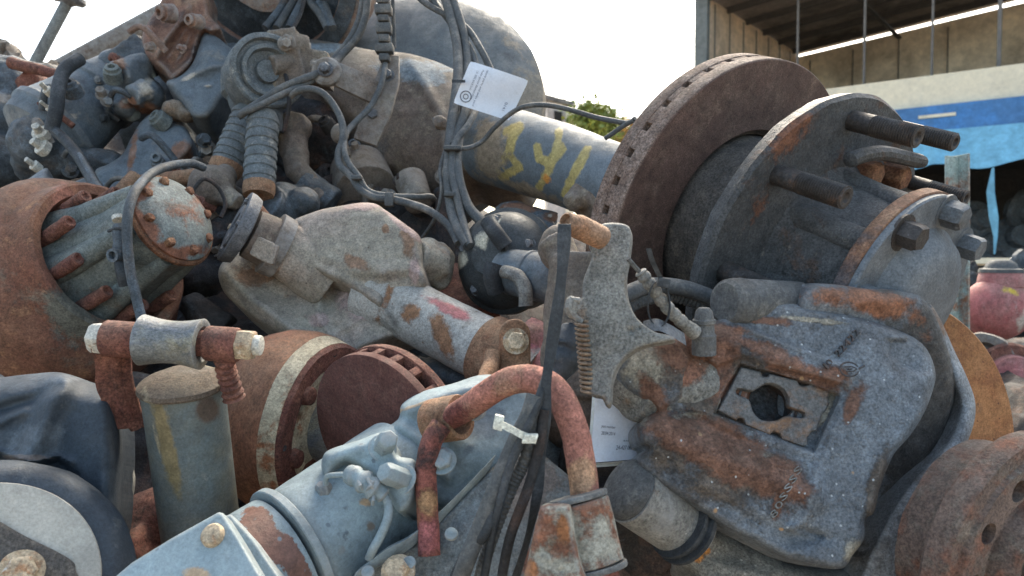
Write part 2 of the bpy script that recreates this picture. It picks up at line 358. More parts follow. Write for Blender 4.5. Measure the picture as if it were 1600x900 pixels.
m_hubgrey = mat('hub_greygreen', (.145, .165, .158), [((.13, .10, .08), 13, .60, .07), ((.28, .15, .08), 24, .66, .04)], .7, 0, .6, 100, zones=[(.20, .085, .05)])
m_shock = mat('shock_paint', (.115, .14, .145), [((.145, .135, .10), 8, .55, .1), ((.22, .22, .20), 34, .67, .05)], .5, .1, .35, 90, zones=[(.085, .06, .045, .3), (.36, .30, .20, .7), (.19, .15, .08, .6)], grain=.2)
m_cap = mat('shock_cap', (.10, .075, .055), [((.30, .26, .18), 25, .57, .06), ((.12, .09, .07), 20, .6, .06)], .8, 0, .8, 120)
m_bush = mat('bush_steel', (.17, .18, .18), [((.28, .25, .17), 16, .57, .08), ((.12, .14, .18), 30, .56, .08)], .5, .35, .4, 140, stretch=(1, 1, 1.6))
m_cream = mat('zinc_cream', (.52, .50, .44), [((.38, .22, .12), 60, .62, .05), ((.30, .28, .26), 40, .62, .05)], .6, .1, .5, 160)
m_tannut = mat('tan_nut', (.48, .38, .26), [((.35, .19, .10), 70, .58, .05), ((.62, .60, .55), 30, .60, .04)], .7, .1, .5, 160)
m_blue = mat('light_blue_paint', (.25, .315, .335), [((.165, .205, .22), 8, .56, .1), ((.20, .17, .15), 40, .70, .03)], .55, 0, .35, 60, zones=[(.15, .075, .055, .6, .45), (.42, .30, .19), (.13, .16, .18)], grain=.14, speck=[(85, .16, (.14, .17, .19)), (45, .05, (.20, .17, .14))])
m_bluedark = mat('blue_steel_shadowed', (.15, .18, .195), [((.12, .125, .125), 10, .56, .09), ((.24, .28, .30), 40, .6, .06)], .6, 0, .8, 110, grain=.35, zones=[(.15, .13, .12), (.16, .075, .05)])  # darker copy of the axle's blue, with shade put into the colour
m_pipe = mat('u_pipe_rust', (.36, .155, .115), [((.16, .085, .075), 38, .60, .035), ((.44, .27, .17), 20, .60, .08)], .85, 0, .8, 150, zones=[(.42, .24, .14), (.17, .055, .045)], grain=.4, speck=[(95, .12, (.07, .05, .055))])
m_pipe2 = mat('tail_pipe_rust', (.24, .085, .065), [((.09, .05, .045), 34, .55, .05), ((.40, .20, .10), 24, .61, .05)], .85, 0, .9, 150, zones=[(.34, .12, .115), (.40, .23, .12)], grain=.4)
m_sleeve = mat('sleeve_paint', (.33, .315, .26), [((.22, .095, .055), 34, .51, .04), ((.26, .24, .17), 20, .6, .06)], .8, 0, .8, 130, grain=.35, zones=[(.33, .14, .06)])
m_washer = mat('washer_steel', (.15, .155, .155), [((.25, .24, .22), 50, .6, .08)], .6, .2, .5, 150)
m_boot = mat('air_bag_rubber', (.036, .047, .060), [((.075, .088, .10), 7, .56, .14), ((.10, .11, .115), 40, .64, .06)], .62, 0, .35, 90, grain=.22, zones=[(.09, .105, .12), (.13, .11, .10)])
m_whitering = mat('white_grey_ring', (.40, .38, .33), [((.28, .25, .22), 12, .6, .09)], .85, 0, .3, 110, grain=.14)
m_tagw = mat('tag_paper', (.66, .70, .77), [((.52, .53, .52), 18, .64, .1)], .35, 0, .05, 20, grain=.05, var=.04, clean=True)
m_ink = mat('ink', (.05, .055, .08), [], .6, 0, 0, grain=0, var=0, clean=True)
m_inkp = mat('ink_pale', (.16, .18, .25), [], .6, 0, 0, grain=0, var=0, clean=True)
m_clearp = mat('sleeve_plastic', (.60, .62, .58), [((.45, .45, .40), 40, .6, .06)], .3, 0, .2, 60, grain=.08)
m_zip = mat('zip_white', (.58, .58, .50), [((.4, .36, .28), 40, .6, .06)], .5, 0, .2, 100)
m_corr = mat('conduit_grey', (.085, .087, .087), [((.17, .165, .15), 50, .58, .08)], .7, 0, .4, 150)
m_copper = mat('copper_pipe', (.30, .19, .125), [((.50, .26, .14), 40, .58, .08), ((.22, .13, .08), 30, .57, .06)], .7, .25, .9, 170)
m_spring = mat('spring_rust', (.26, .19, .13), [((.16, .10, .07), 60, .55, .08)], .75, .2, .5, 200)
m_orflange = mat('spot_steel', (.12, .125, .13), [((.2, .2, .2), 60, .6, .08)], .45, .5, .3, 150)
m_rib = mat('ribbed_boot', (.115, .13, .135), [((.11, .12, .125), 20, .56, .08), ((.26, .25, .22), 45, .6, .06)], .7, 0, .4, 110)
m_pad = mat('pad_rust', (.19, .105, .075), [((.32, .20, .13), 17, .57, .07), ((.10, .06, .05), 20, .55, .06)], .9, 0, 1.0, 70, grain=.35)
m_yard = mat('yard_ground', (.33, .28, .22), [((.22, .185, .15), 1.2, .55, .1)], .95, 0, .4, 30)

A = V(.558, -.738, -.381).normalized()      # the big disc's axle direction, towards the viewer
# ------------------------------------------------------------------ the setting
def world_obj(name, vs, fs, mt, **kw):
    me = bpy.data.meshes.new(name); me.from_pydata(vs, [], fs); o = bpy.data.objects.new(name, me); sc.collection.objects.link(o)
    me.materials.append(mt)
    for k_, v_ in kw.items(): o[k_] = v_
    return o
world_obj('ground', [(-400, -60, 0), (400, -60, 0), (400, 700, 0), (-400, 700, 0)], [(0, 1, 2, 3)], m_yard, kind='structure')
# far side of the yard: open shed with a shop front before it
D1, D2, B0 = V(-.78, .62, 0), V(.62, .78, 0), V(8, 12, 0)
def fac(t, s, z): return B0 + D1 * t + D2 * s + V(0, 0, z)
def wbox(g, t0, t1, s0, s1, z0, z1):
    c = [fac(t, s, z) for z in (z0, z1) for s in (s0, s1) for t in (t0, t1)]
    g.add([Mi @ p for p in c], [(0, 2, 3, 1), (4, 5, 7, 6), (0, 1, 5, 4), (2, 6, 7, 3), (0, 4, 6, 2), (1, 3, 7, 5)]); return g
def wprism(g, P4, vec): return g.prism([Mi @ p for p in P4], (Mi.to_3x3() @ vec))
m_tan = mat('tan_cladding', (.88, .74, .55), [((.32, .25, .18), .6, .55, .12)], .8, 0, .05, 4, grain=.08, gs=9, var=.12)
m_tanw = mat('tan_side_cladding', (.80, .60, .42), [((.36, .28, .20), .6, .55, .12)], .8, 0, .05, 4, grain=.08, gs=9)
m_roof = mat('roof_sheet_under', (.22, .19, .17), [((.06, .055, .05), .8, .55, .1)], .8, 0, .05, 4, grain=.1, gs=9)
m_beam = mat('roof_steel', (.06, .055, .052), [], .7, 0, 0, 4, grain=.05, gs=9)
m_postm = mat('thin_post', (.16, .145, .13), [], .7, 0, 0, 4, grain=.05, gs=9)
m_white = mat('white_wall', (.78, .68, .50), [((.68, .60, .46), 1.1, .58, .12)], .85, 0, .1, 8, grain=.06, gs=14, var=.08)
m_fascia = mat('blue_fascia', (.06, .17, .36), [((.06, .22, .52), 2, .58, .1)], .5, 0, .05, 6, grain=.08, gs=14)
m_awn = mat('pale_blue_cloth', (.17, .38, .50), [((.22, .50, .64), 1.6, .52, .15)], .7, 0, .1, 6, grain=.08, gs=14)
m_shade = mat('dark_interior', (.022, .022, .022), [((.035, .03, .025), 2, .55, .1)], .9, 0, .2, 6, grain=.2, gs=20)  # near-black: the shade inside the shop is put into this colour
sh = thing('open_shed', 'tall open shed with tan sheet walls and a dark sloping roof across the yard', 'shed', Mi @ fac(2, 4, 0))
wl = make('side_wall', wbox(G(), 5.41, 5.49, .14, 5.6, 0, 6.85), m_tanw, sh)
g = G()
for i in range(7): wbox(g, 5.402, 5.41, .5 + i * .75, .56 + i * .75, 0, 6.8)
make('cladding_rib', g, m_postm, sh)
def eave(t): return 6.9 + (5.41 - t) * .088
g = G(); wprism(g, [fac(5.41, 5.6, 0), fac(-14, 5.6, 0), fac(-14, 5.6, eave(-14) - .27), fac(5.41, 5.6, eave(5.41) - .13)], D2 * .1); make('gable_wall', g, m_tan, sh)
g = G()
for i in range(18):
    t = 5.1 - i * 1.02; wbox(g, t - .018, t, 5.55, 5.6, 0, eave(t) - .3)
make('wall_seam', g, m_postm, sh)
g = G(); wprism(g, [fac(5.6, -.2, eave(5.6)), fac(-14, -.2, eave(-14)), fac(-14, 5.9, eave(-14)), fac(5.6, 5.9, eave(5.6))], V(0, 0, .08)); make('roof', g, m_roof, sh)
for i in range(6):
    s = .1 + i * 1.02; g = G(); wprism(g, [fac(5.5, s, eave(5.5) - .12), fac(-14, s, eave(-14) - .12), fac(-14, s, eave(-14) - .003), fac(5.5, s, eave(5.5) - .003)], D2 * .09); make('purlin', g, m_beam, sh)
for t in (3.0, -.9, -5): g = G(); wbox(g, t, t + .09, -.1, 5.7, eave(t) - .3, eave(t) - .262); make('rafter', g, m_beam, sh)
for t in (3.75, 2.55, 1.45, .45): g = G(); wbox(g, t, t + (.035 if t > 1 else .06), .6, .65, 4.0, eave(t) - .27); make('post', g, m_postm, sh)
make('corner_post', wbox(G(), 5.34, 5.6, 0, .13, 0, 6.85), mat('green_corner', (.15, .16, .15), [], .7, 0, 0, grain=.05, gs=9), sh)
sf = thing('shop_front', 'low white shop front with blue band and pale blue cloth awning', 'shop', Mi @ fac(0, 0, 0))
make('parapet', wbox(G(), 5.3, -6, .2, .4, 3.6, 4.75), m_white, sf)
make('fascia', wbox(G(), 5.3, -6, .08, .2, 3.78, 4.22), m_fascia, sf)
g = G(); wbox(g, 1.55, 1.0, .05, .08, 4.02, 4.07); make('light_tube', g, m_white, sf)
vs, fs = [], []
for i in range(160):
    t = 4.5 - i * .06
    for j in range(7):
        q = j / 6; vs.append(Mi @ fac(t, .06 - .45 * q + .05 * math.sin(i * .9 + 2 * math.sin(i * .23)) * q, 3.80 - (.66 + .06 * math.sin(i * .31)) * q))
for i in range(159):
    for j in range(6): a = i * 7 + j; fs.append((a, a + 7, a + 8, a + 1))
make('awning', G().add(vs, fs), m_awn, sf, ang=60)
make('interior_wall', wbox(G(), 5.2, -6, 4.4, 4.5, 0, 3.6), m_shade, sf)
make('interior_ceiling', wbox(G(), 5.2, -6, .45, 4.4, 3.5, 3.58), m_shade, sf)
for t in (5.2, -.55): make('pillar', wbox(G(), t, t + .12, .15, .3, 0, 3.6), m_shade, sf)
def wpt(u, v, d): return P(u, v, d)
tag(make('hanging_strip', G().ribbon([P(1552, 262, 11.6), P(1548, 300, 11.6), P(1553, 340, 11.6), P(1556, 370, 11.6), P(1554, 397, 11.6)], [V(.015, 0, 0), V(.06, 0, 0), V(.07, 0, 0), V(.03, 0, 0), V(.01, 0, 0)], V(0, -.01, 0)), m_awn), 'thin pale blue cloth strip hanging down from the awning', 'cloth strip')
g = G(); g.box(P(1560, 409, 8.5), V(1.2, 0, 0), V(0, .35, 0), V(0, 0, .03)); g.box(P(1400, 640, 8.5), V(.04, 0, 0), V(0, .04, 0), V(0, 0, 1.6)); g.box(P(1690, 640, 8.5), V(.04, 0, 0), V(0, .04, 0), V(0, 0, 1.6))
tag(make('table', g, m_white), 'long white topped table in front of the dark shop opening', 'table')
# far building and tree seen past the axle
m_house = mat('far_house_wall', (.52, .46, .42), [((.40, .34, .30), .5, .55, .12)], .9, 0, 0, 3, grain=.05, gs=4)
hs = thing('far_house', 'small pale house with a flat roof far beyond the yard beside a tree', 'house', P(876, 260, 45))
for (z0, z1, x0, x1, mt, nm) in ((-3, 10.9, 855, 884, m_house, 'wall'), (-3, 10.3, 884, 897, m_white, 'end_wall')):
    c0, c1 = P(x0, 300, 45), P(x1, 300, 45); g = G(); g.box(V((c0.x + c1.x) / 2, 45 + 2, (z0 + z1) / 2 + 0.2), V((c1.x - c0.x) / 2, 0, 0), V(0, 2, 0), V(0, 0, (z1 - z0) / 2)); make(nm, g, mt, hs)
g = G(); wv = P(875, 152, 44.8); g.prism([P(852, 147, 44.8), P(900, 160, 44.8), P(900, 166, 44.8), P(852, 155, 44.8)], V(0, 5, 0)); make('roof', g, m_roof, hs)
g = G(); g.prism([P(866, 173, 44.9), P(878, 175, 44.9), P(878, 192, 44.9), P(866, 191, 44.9)], V(0, .12, 0)); make('window', g, m_shade, hs)
def tree(u, v, d, rx, ry, nleaf, name, label, col):
    base = P(u, v, d); t = thing(name, label, 'tree', V(base.x, base.y, -CAMH + .3), 'trees far beyond the yard')
    g = G(); g.tube([V(base.x, base.y, -CAMH), V(base.x + .1, base.y, base.z - ry * .4), base + V(.2, 0, .2)], [.28, .2, .08], 8)
    for k in range(7):
        e = base + V(random.uniform(-rx, rx) * .7, random.uniform(-rx, rx) * .5, random.uniform(-.2, .7) * ry); g.tube([base - V(0, 0, ry * .5), (base + e) / 2 + V(0, 0, -.2), e], [.12, .08, .03], 6)
    make('trunk', g, mat(name + '_bark', (.10, .08, .06), [], .9), t)
    vs, fs = [], []; cl = [base + V(random.gauss(0, rx * .5), random.gauss(0, rx * .4), random.uniform(-.7, .9) * ry * .8) for _ in range(26)]
    for k in range(nleaf):
        c = random.choice(cl) + V(random.gauss(0, .45), random.gauss(0, .45), random.gauss(0, .35)); s = random.uniform(.10, .22); q = Matrix.Rotation(random.uniform(0, 6.3), 3, V(random.gauss(0, 1), random.gauss(0, 1), random.gauss(0, 1)).normalized())
        o = len(vs); vs += [c + q @ V(-s, 0, 0), c + q @ V(0, -s * .6, 0), c + q @ V(s, 0, 0), c + q @ V(0, s * .6, 0)]; fs.append((o, o + 1, o + 2, o + 3))
    make('crown', G().add(vs, fs), mat(name + '_leaf', col, [((col[0] * 1.9, col[1] * 1.7, col[2]), .9, .55, .1)], .6, 0, 0, grain=.1, gs=20), t)
tree(932, 196, 44, .85, 1.0, 4000, 'bushy_tree', 'bushy yellow green tree past the axle beside the pale far house', (.17, .21, .06))
tree(965, 213, 48, 1.3, .5, 2500, 'low_tree', 'low orange tinted treetop just left of the big brake disc', (.30, .20, .08))
# ------------------------------------------------------------------ heap under everything, near-black to put shade into the gaps
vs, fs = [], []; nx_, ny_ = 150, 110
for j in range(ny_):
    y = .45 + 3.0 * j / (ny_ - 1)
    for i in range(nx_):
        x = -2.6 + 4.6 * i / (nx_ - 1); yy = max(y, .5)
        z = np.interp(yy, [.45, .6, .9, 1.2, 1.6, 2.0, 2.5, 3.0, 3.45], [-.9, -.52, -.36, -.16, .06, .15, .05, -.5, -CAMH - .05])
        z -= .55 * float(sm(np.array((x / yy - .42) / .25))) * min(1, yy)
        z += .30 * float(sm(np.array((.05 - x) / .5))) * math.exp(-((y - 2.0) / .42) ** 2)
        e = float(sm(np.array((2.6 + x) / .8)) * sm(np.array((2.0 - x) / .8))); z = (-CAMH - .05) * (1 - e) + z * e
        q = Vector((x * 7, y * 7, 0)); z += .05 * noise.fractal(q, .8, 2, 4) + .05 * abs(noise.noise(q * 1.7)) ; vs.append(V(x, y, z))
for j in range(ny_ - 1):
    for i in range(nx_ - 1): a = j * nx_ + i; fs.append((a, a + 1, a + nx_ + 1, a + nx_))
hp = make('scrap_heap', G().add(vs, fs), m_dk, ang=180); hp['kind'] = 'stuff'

# ------------------------------------------------------------------ the big axle: housing, disc and hub
ax = thing('truck_axle', 'large grey truck axle with big rusty vented disc and studded hub atop the heap', 'axle', P(700, 300, 1.5))
CF = P(1150, 357, 1.003)
def alongA(o): return CF + A * o
g = G(); g.lathe(CF, A, [(-.008, .128), (-.0015, .1285), (0, .130), (0, .2135), (-.001, .2143), (-.018, .2143), (-.018, .13), (-.008, .128)], 128)
bd = make('brake_disc', g, m_disc, ax)
g = G(); g.lathe(CF, A, [(-.0295, .13), (-.0295, .2148), (-.046, .2148), (-.046, .13), (-.030, .13)], 128); g.lathe(CF, A, [(-.0012, .2140), (-.0016, .2150), (-.0195, .2150), (-.0195, .2140), (-.0012, .2140)], 128); x0, y0 = frame(A)
for k in range(38):
    t0 = 2 * math.pi * (k + .04) / 38; t1 = t0 + 2 * math.pi / 38 * .70; q = []
    for rr in (.135, .2142):
        for t in ((t0, t1) if rr < .2 else (t1, t0)): q.append(CF + A * -.0185 + (x0 * math.cos(t) + y0 * math.sin(t)) * rr)
    g.prism(q, -A * .0115)
make('disc_rim', g, m_discrim, bd, bevel=.0008)
g = G(); g.lathe(CF, A, [(-.046, .1), (-.02, .124), (-.008, .1275), (-.010, .122), (-.018, .120), (.04, .117), (.10, .112), (.10, .08)], 96); make('disc_bell', g, m_hat, bd)
CFl = alongA(.098)
hb = make('wheel_hub', G().lathe(CFl, A, [(0, .07), (0, .185), (.004, .194), (.018, .197), (.023, .193), (.023, .150), (.026, .135), (.030, .118), (.045, .108), (.112, .100), (.118, .06)], 110), m_hub, ax,
          wob=.0012, zones=[(0, (1240, 205), (60, 14, -35)), (0, (1230, 460), (20, 60)), (1, (1262, 420), (26, 20)), (0, (1180, 330), (8, 60, 30))])
def hitA(u, v, off):
    r = ray(u, v); C = alongA(off); return r * (C.dot(A) / r.dot(A))
xA, yA = frame(A)
g = G()
for k in range(8):
    t = R(12 + 45 * k); d_ = xA * math.cos(t) + yA * math.sin(t); g.tube([CFl + A * .03 + d_ * .098, CFl + A * .08 + d_ * .095, CFl + A * .117 + d_ * .095], [.019, .0165, .0155], 20)
make('hub_rib', g, m_hub, hb)
CC = CFl + A * .117
make('cover_gasket', G().lathe(CC, A, [(0, .08), (0, .1165), (.002, .1185), (.0145, .1185), (.0155, .117), (.0155, .08)], 96), m_clamp if False else mat('gasket_rust', (.23, .125, .08), [((.36, .22, .14), 30, .57, .08), ((.12, .10, .10), 18, .57, .06)], .88, 0, .9, 150, grain=.4), hb, wob=.0008)
make('hub_cover', G().lathe(CC, A, [(.016, .1165), (.021, .1165), (.023, .115), (.024, .082), (.028, .078), (.040, .070), (.048, .055), (.051, .035), (.052, 0)], 96), m_hubcap, hb)
for k in range(8):
    t = R(-3 + 45 * k); d_ = xA * math.cos(t) + yA * math.sin(t); (uv_of(CC + A * .03 + d_ * .099)[1] < 470) and make('cover_bolt', G().hexb(CC + A * .022 + d_ * .099, A, .0145, .019, .003), m_hubcap if k % 3 else m_stud, hb)
make('cover_plug', G().hexb(CC + A * .050 + xA * .0 - yA * .045, A, .010, .01), m_stud, hb)
for (u, v, L, r) in ((1330, 188, .078, .0115), (1214, 273, .083, .0115), (1412, 203, .063, .0105), (1424, 285, .070, .0095), (1132, 424, .085, .0125), (1290, 600, .08, .0125), (1180, 560, .08, .0125)):
    p = hitA(u, v, .121); make('wheel_stud', G().stud(p, A, r, L), m_stud, hb)
for (u, v, r) in ((1338, 266, .0165), (1383, 270, .0155), (1226, 386, .0155)):
    p = hitA(u, v, .121); make('flange_nut', G().hexb(p + A * .0, A, r, .026, .002, .3), m_rust, hb, bevel=.002, wob=.0012)
g = G(); arc = [hitA(u, v, .121) + A * .03 for u, v in ((1288, 240), (1310, 232), (1340, 229), (1375, 236), (1408, 244))]
g.tube(smooth(arc, 6), [.003] + [.0085] * 22 + [.007, .004], 10); make('lock_lip', g, m_hub, hb)
g = G(); g.tube(smooth([hitA(1205, 405, .121) + A * .005, hitA(1215, 420, .121) + A * .005, hitA(1235, 425, .121) + A * .004, hitA(1245, 412, .121) + A * .004], 5), .0022, 8); make('nut_lock_wire', g, m_copper, hb)
# axle tube, housing and dome
tp = [P(1090, 336, 1.05), P(1010, 300, 1.14), P(940, 280, 1.21), P(880, 258, 1.28), P(820, 240, 1.35), P(770, 225, 1.41)]
sp = smooth(tp, 10); rr = [.052 + .022 * (i / (len(sp) - 1)) ** .8 for i in range(len(sp))]
strokes = [([(792, 205), (812, 198), (800, 215), (795, 240), (775, 258), (756, 262)], 8), ([(795, 240), (812, 262), (790, 272)], 7), ([(838, 228), (842, 250), (862, 252), (880, 232)], 6), ([(875, 205), (868, 240), (850, 280), (838, 300)], 6), ([(918, 232), (900, 265), (882, 305)], 7), ([(760, 235), (770, 262), (790, 280)], 6)]
make('axle_tube', G().tube(sp, rr, 64), m_tube, ax, wob=.0008, zones=[(0, s[0], s[1]) for s in strokes] + [(2, (855, 280), (9, 9)), (1, (765, 240), (28, 60)), (1, (830, 300), (60, 10, 20))])
g = G(); g.cyl(P(950, 300, 1.19), P(915, 330, 1.17), .04, .03, 32); g.cyl(P(940, 275, 1.2), P(890, 318, 1.16), .024, .016, 24); g.cyl(P(965, 262, 1.18), P(925, 300, 1.17), .03, .03, 24); make('brake_shield', g, m_casting, ax, cast=(.005, 3, .003))
plH = Plane(P(640, 190, 1.50), V(-.12, -.95, .28))
out = [(425, 120), (432, 82), (470, 62), (520, 66), (580, 78), (640, 84), (700, 104), (760, 140), (812, 172), (832, 190), (842, 230), (836, 270), (815, 300), (770, 298), (740, 288), (715, 302), (690, 312), (640, 292), (590, 272), (552, 240), (520, 200), (470, 175), (440, 150)]
g = relief(out, plH, .10, 70, .075, [('ridge', [(500, 130), (560, 190), (600, 255)], 14, .012), ('ridge', [(640, 90), (690, 180), (700, 300)], 10, .010), ('bump', (560, 120), 60, 40, .02), ('bump', (730, 215), 90, 60, .03), ('pit', [(590, 110), (640, 112), (660, 150), (640, 170), (600, 160)], .006, 8)], 4, .0015)
make('axle_housing', g, m_casting, ax, zones=[(2, (560, 235), (60, 30)), (1, (650, 110), (70, 20)), (1, (672, 118), (35, 18)), (0, (803, 225), (12, 40)), (0, (765, 262), (18, 10)), (1, (500, 75), (60, 10))])
DD = V(-.12, -.93, .34).normalized()
g = G(); g.lathe(P(640, 168, 1.76), DD, [(-.10, .22), (-.06, .285), (-.02, .312), (.01, .308), (.035, .275), (.055, .22), (.068, .15), (.074, .08), (.075, 0)], 96)
make('housing_dome', g, m_dome, ax, wob=.0012, zones=[(0, [(742, 60), (756, 68), (764, 82)], 3.5), (1, (835, 150), (30, 60)), (1, (800, 110), (14, 70))])
# mounts bolted to the housing
g = G(); g.box(P(455, 95, 1.42), V(.026, 0, .004), V(0, .03, 0), V(-.012, 0, .05)); g.box(P(475, 105, 1.43), V(.05, 0, -.01), V(0, .03, 0), V(0, 0, .03)); g.cyl(P(450, 68, 1.40), P(478, 74, 1.42), .022, n=24); g.cyl(P(425, 102, 1.38), P(450, 100, 1.40), .018)
g.box(P(428, 128, 1.40), V(.012, 0, 0), V(0, .015, 0), V(0, 0, .02)); make('mount_block', g, m_casting, ax, cast=(.0035, 1, .0012))
def link(name, pts_, hw, mt, bolts, lbl, th=.012, d0=None):
    o = [P(u, v, d) for u, v, d in pts_]; n_ = V(0, -1, .15).normalized(); t = thing(name, lbl, 'bracket', o[-1])
    g = G(); wv = []
    for i in range(len(o)):
        dr = (o[min(i + 1, len(o) - 1)] - o[max(i - 1, 0)]).normalized(); wv.append(dr.cross(n_).normalized() * hw[i])
    g.ribbon(o, wv, -n_ * th); make('bar', g, mt, t, bevel=.002)
    for (u, v, d, r, ring) in bolts:
        if ring: make('eye', G().lathe(P(u, v, d) - n_ * .004, n_, [(0, 0), (0, ring), (.010, ring), (.013, ring * .85), (.013, 0)], 32), m_casting, t)
        make('bolt', G().hexb(P(u, v, d) + n_ * (.013 if ring else .001), n_, r, .009, .002), m_yoke, t)
    return t
link('lever_arm', [(512, 112, 1.36), (560, 133, 1.37), (592, 150, 1.38)], [.020, .022, .020], m_casting, [(511, 113, 1.35, .010, .026)], 'short brown lever arm with a round bolted eye on the axle housing')
link('mount_strap', [(614, 90, 1.42), (606, 130, 1.40), (592, 175, 1.38), (572, 225, 1.37)], [.013, .022, .024, .022], m_casting, [(583, 180, 1.372, .010, 0), (606, 118, 1.39, .009, 0)], 'flat brown steel strap bolted down the front of the axle housing')
g = G(); q = Plane(P(695, 195, 1.33), V(-.1, -1, .2)); g = relief([(676, 185), (688, 180), (702, 188), (722, 192), (722, 204), (705, 207), (694, 200), (680, 198)], q, .012, 4, .003, [('bump', (687, 190), 6, 6, .006)], 2, 0)
tag(make('hose_clip', g, m_casting), 'small bolted hose clip below the upper white label', 'clip')
# lower machinery under the housing
for (c, e, r0, r1, mt, lb) in ((P(560, 262, 1.5), P(572, 300, 1.45), .055, .06, m_casting, 'round brown plug boss'), (P(640, 280, 1.42), P(655, 318, 1.38), .03, .026, m_casting, 'small boss'), (P(690, 300, 1.45), P(700, 340, 1.42), .02, .02, m_dk, 'drain')):
    make('underside_boss', G().cyl(c, e, r0, r1, 28), mt, ax, bevel=.003)
make('bolt_boss', G().ball(P(531, 209, 1.36), .016, .016, .018), m_casting, ax)
# ------------------------------------------------------------------ caliper on its own axle end, lower right
ce = thing('axle_end', 'axle end with a big blue grey and rust brake caliper over a brown bolted hub', 'axle end', P(1300, 860, .75))
plC = Plane(P(1200, 650, .70), V(.02, -.93, .29))
outC = [(1078, 515), (1100, 503), (1128, 497), (1150, 474), (1200, 468), (1262, 478), (1310, 486), (1360, 500), (1398, 514), (1432, 530), (1452, 552), (1462, 585), (1456, 615), (1444, 645), (1424, 678), (1398, 708), (1385, 735), (1374, 765), (1366, 800), (1352, 812), (1350, 842), (1332, 868), (1318, 887), (1290, 888), (1240, 876), (1190, 852), (1140, 826), (1085, 790), (1040, 762), (1003, 735), (996, 716), (1012, 700), (1000, 692), (996, 668), (1010, 650), (1024, 640), (1008, 628), (972, 604), (955, 578), (957, 552), (975, 532), (1010, 526), (1045, 528)]
pit = [(1156, 569), (1232, 590), (1312, 618), (1292, 660), (1272, 706), (1196, 676), (1116, 646), (1132, 610)]
fe = [('ridge', [(1090, 524), (1140, 532), (1200, 556), (1260, 574), (1310, 590)], 15, .006),
      ('ridge', [(1020, 672), (1080, 700), (1140, 722), (1220, 752), (1262, 770)], 22, .008),
      ('pit', [(1070, 508), (1128, 492), (1190, 520), (1262, 548), (1340, 576), (1326, 604), (1240, 580), (1160, 558), (1120, 572), (1080, 552)], -.007, 5),
      ('pit', [(1146, 470), (1262, 474), (1402, 512), (1456, 552), (1466, 600), (1446, 648), (1402, 704), (1384, 740), (1366, 812), (1340, 872), (1300, 892), (1236, 866), (1262, 780), (1280, 712), (1322, 612), (1326, 584), (1250, 548), (1150, 512)], -.005, 9),
      ('pit', [(1000, 690), (1004, 658), (1040, 648), (1090, 668), (1150, 692), (1280, 730), (1290, 790), (1240, 830), (1180, 806), (1090, 760)], -.006, 10),
      ('ridge', [(1120, 660), (1200, 690), (1270, 712)], 9, .003),
      ('bump', (1370, 640), 60, 120, .009), ('ridge', [(1440, 560), (1440, 640), (1400, 700), (1370, 780)], 16, .004),
      ('bump', (1015, 575), 45, 45, .014), ('pit', [(950, 540), (1000, 524), (1060, 530), (1078, 560), (1066, 620), (1030, 640), (980, 610)], -.006, 5),
      ('ridge', [(1085, 615), (1108, 575), (1096, 550)], 9, -.006), ('ridge', [(1045, 642), (1100, 655)], 7, -.006),
      ('pit', [(1388, 532), (1424, 530), (1452, 556), (1456, 582), (1436, 584), (1408, 570), (1390, 556)], .007, 5), ('bump', (1262, 842), 30, 14, -.009), ('bump', (1238, 826), 12, 7, .006), ('ridge', [(1250, 826), (1285, 838)], 4, -.005),
      ('pit', pit, .0115, 2.2), ('pit', [(1203 + 36 * math.cos(i * .4), 628 + 34 * math.sin(i * .4)) for i in range(15)], .03, 3.0)]
zC = [(0, (1130, 600), (130, 70, 20)), (0, (1120, 730), (140, 60, 30)), (2, (1100, 545), (80, 60)), (2, (1150, 612), (44, 36)), (2, (1240, 575), (100, 20, 18)), (2, (1130, 702), (120, 46, 24)), (2, (1215, 745), (70, 40, 28)), (2, (1060, 680), (60, 30, 30)), (2, (1300, 590), (36, 26)), (2, (1020, 620), (50, 22, 60)), (2, (1180, 500), (60, 8, 4)), (2, (1330, 640), (16, 40, 20)), (0, (1370, 760), (14, 70, 15)), (1, (1290, 640), (8, 40, 24)), (1, (1160, 590), (34, 18)), (1, (1005, 575), (46, 44)), (1, (1215, 720), (46, 12, 20)), (1, (1080, 655), (40, 12)), (1, (1010, 640), (26, 40)), (0, (1240, 590), (80, 12, 18)), (0, (1100, 600), (24, 60)), (2, (1130, 520), (50, 20)), (1, (1335, 865), (20, 26)), (2, (1222, 770), (12, 40, 20)), (2, (1190, 545), (60, 16, 20)), (1, (1270, 500), (70, 6, 6))]
cb = make('caliper_body', relief(outC, plC, .05, 13, .016, fe, 2.5, .0016), m_cal, ce, zones=zC, ang=60)
o2 = [(1158, 574), (1188, 581), (1191, 588), (1200, 589), (1203, 584), (1246, 595), (1248, 601), (1254, 604), (1262, 602), (1266, 600), (1296, 612), (1293, 622), (1296, 630), (1290, 642), (1284, 648), (1276, 673), (1268, 674), (1260, 684), (1262, 694), (1256, 698), (1222, 687), (1218, 678), (1208, 674), (1202, 680), (1165, 664), (1162, 655), (1154, 652), (1150, 657), (1122, 641)]
kh = []
for k in range(20):
    t = 2 * math.pi * k / 20; kh.append((1203 + 31 * math.cos(t), 628 + 29 * math.sin(t)))
key = [(1150, 611), (1155, 607), (1175, 611), (1184, 607), (1196, 600), (1210, 600), (1224, 608), (1232, 622), (1234, 636), (1254, 643), (1258, 649), (1254, 653), (1240, 652), (1228, 650), (1216, 656), (1200, 658), (1186, 654), (1176, 642), (1172, 628), (1166, 622), (1152, 617)]
key = [(p[0], p[1]) for p in smooth(Vs([(a, b, 0) for a, b in key]), 3, True)]
plW = Plane(plC.o - plC.n * .0025, plC.n)
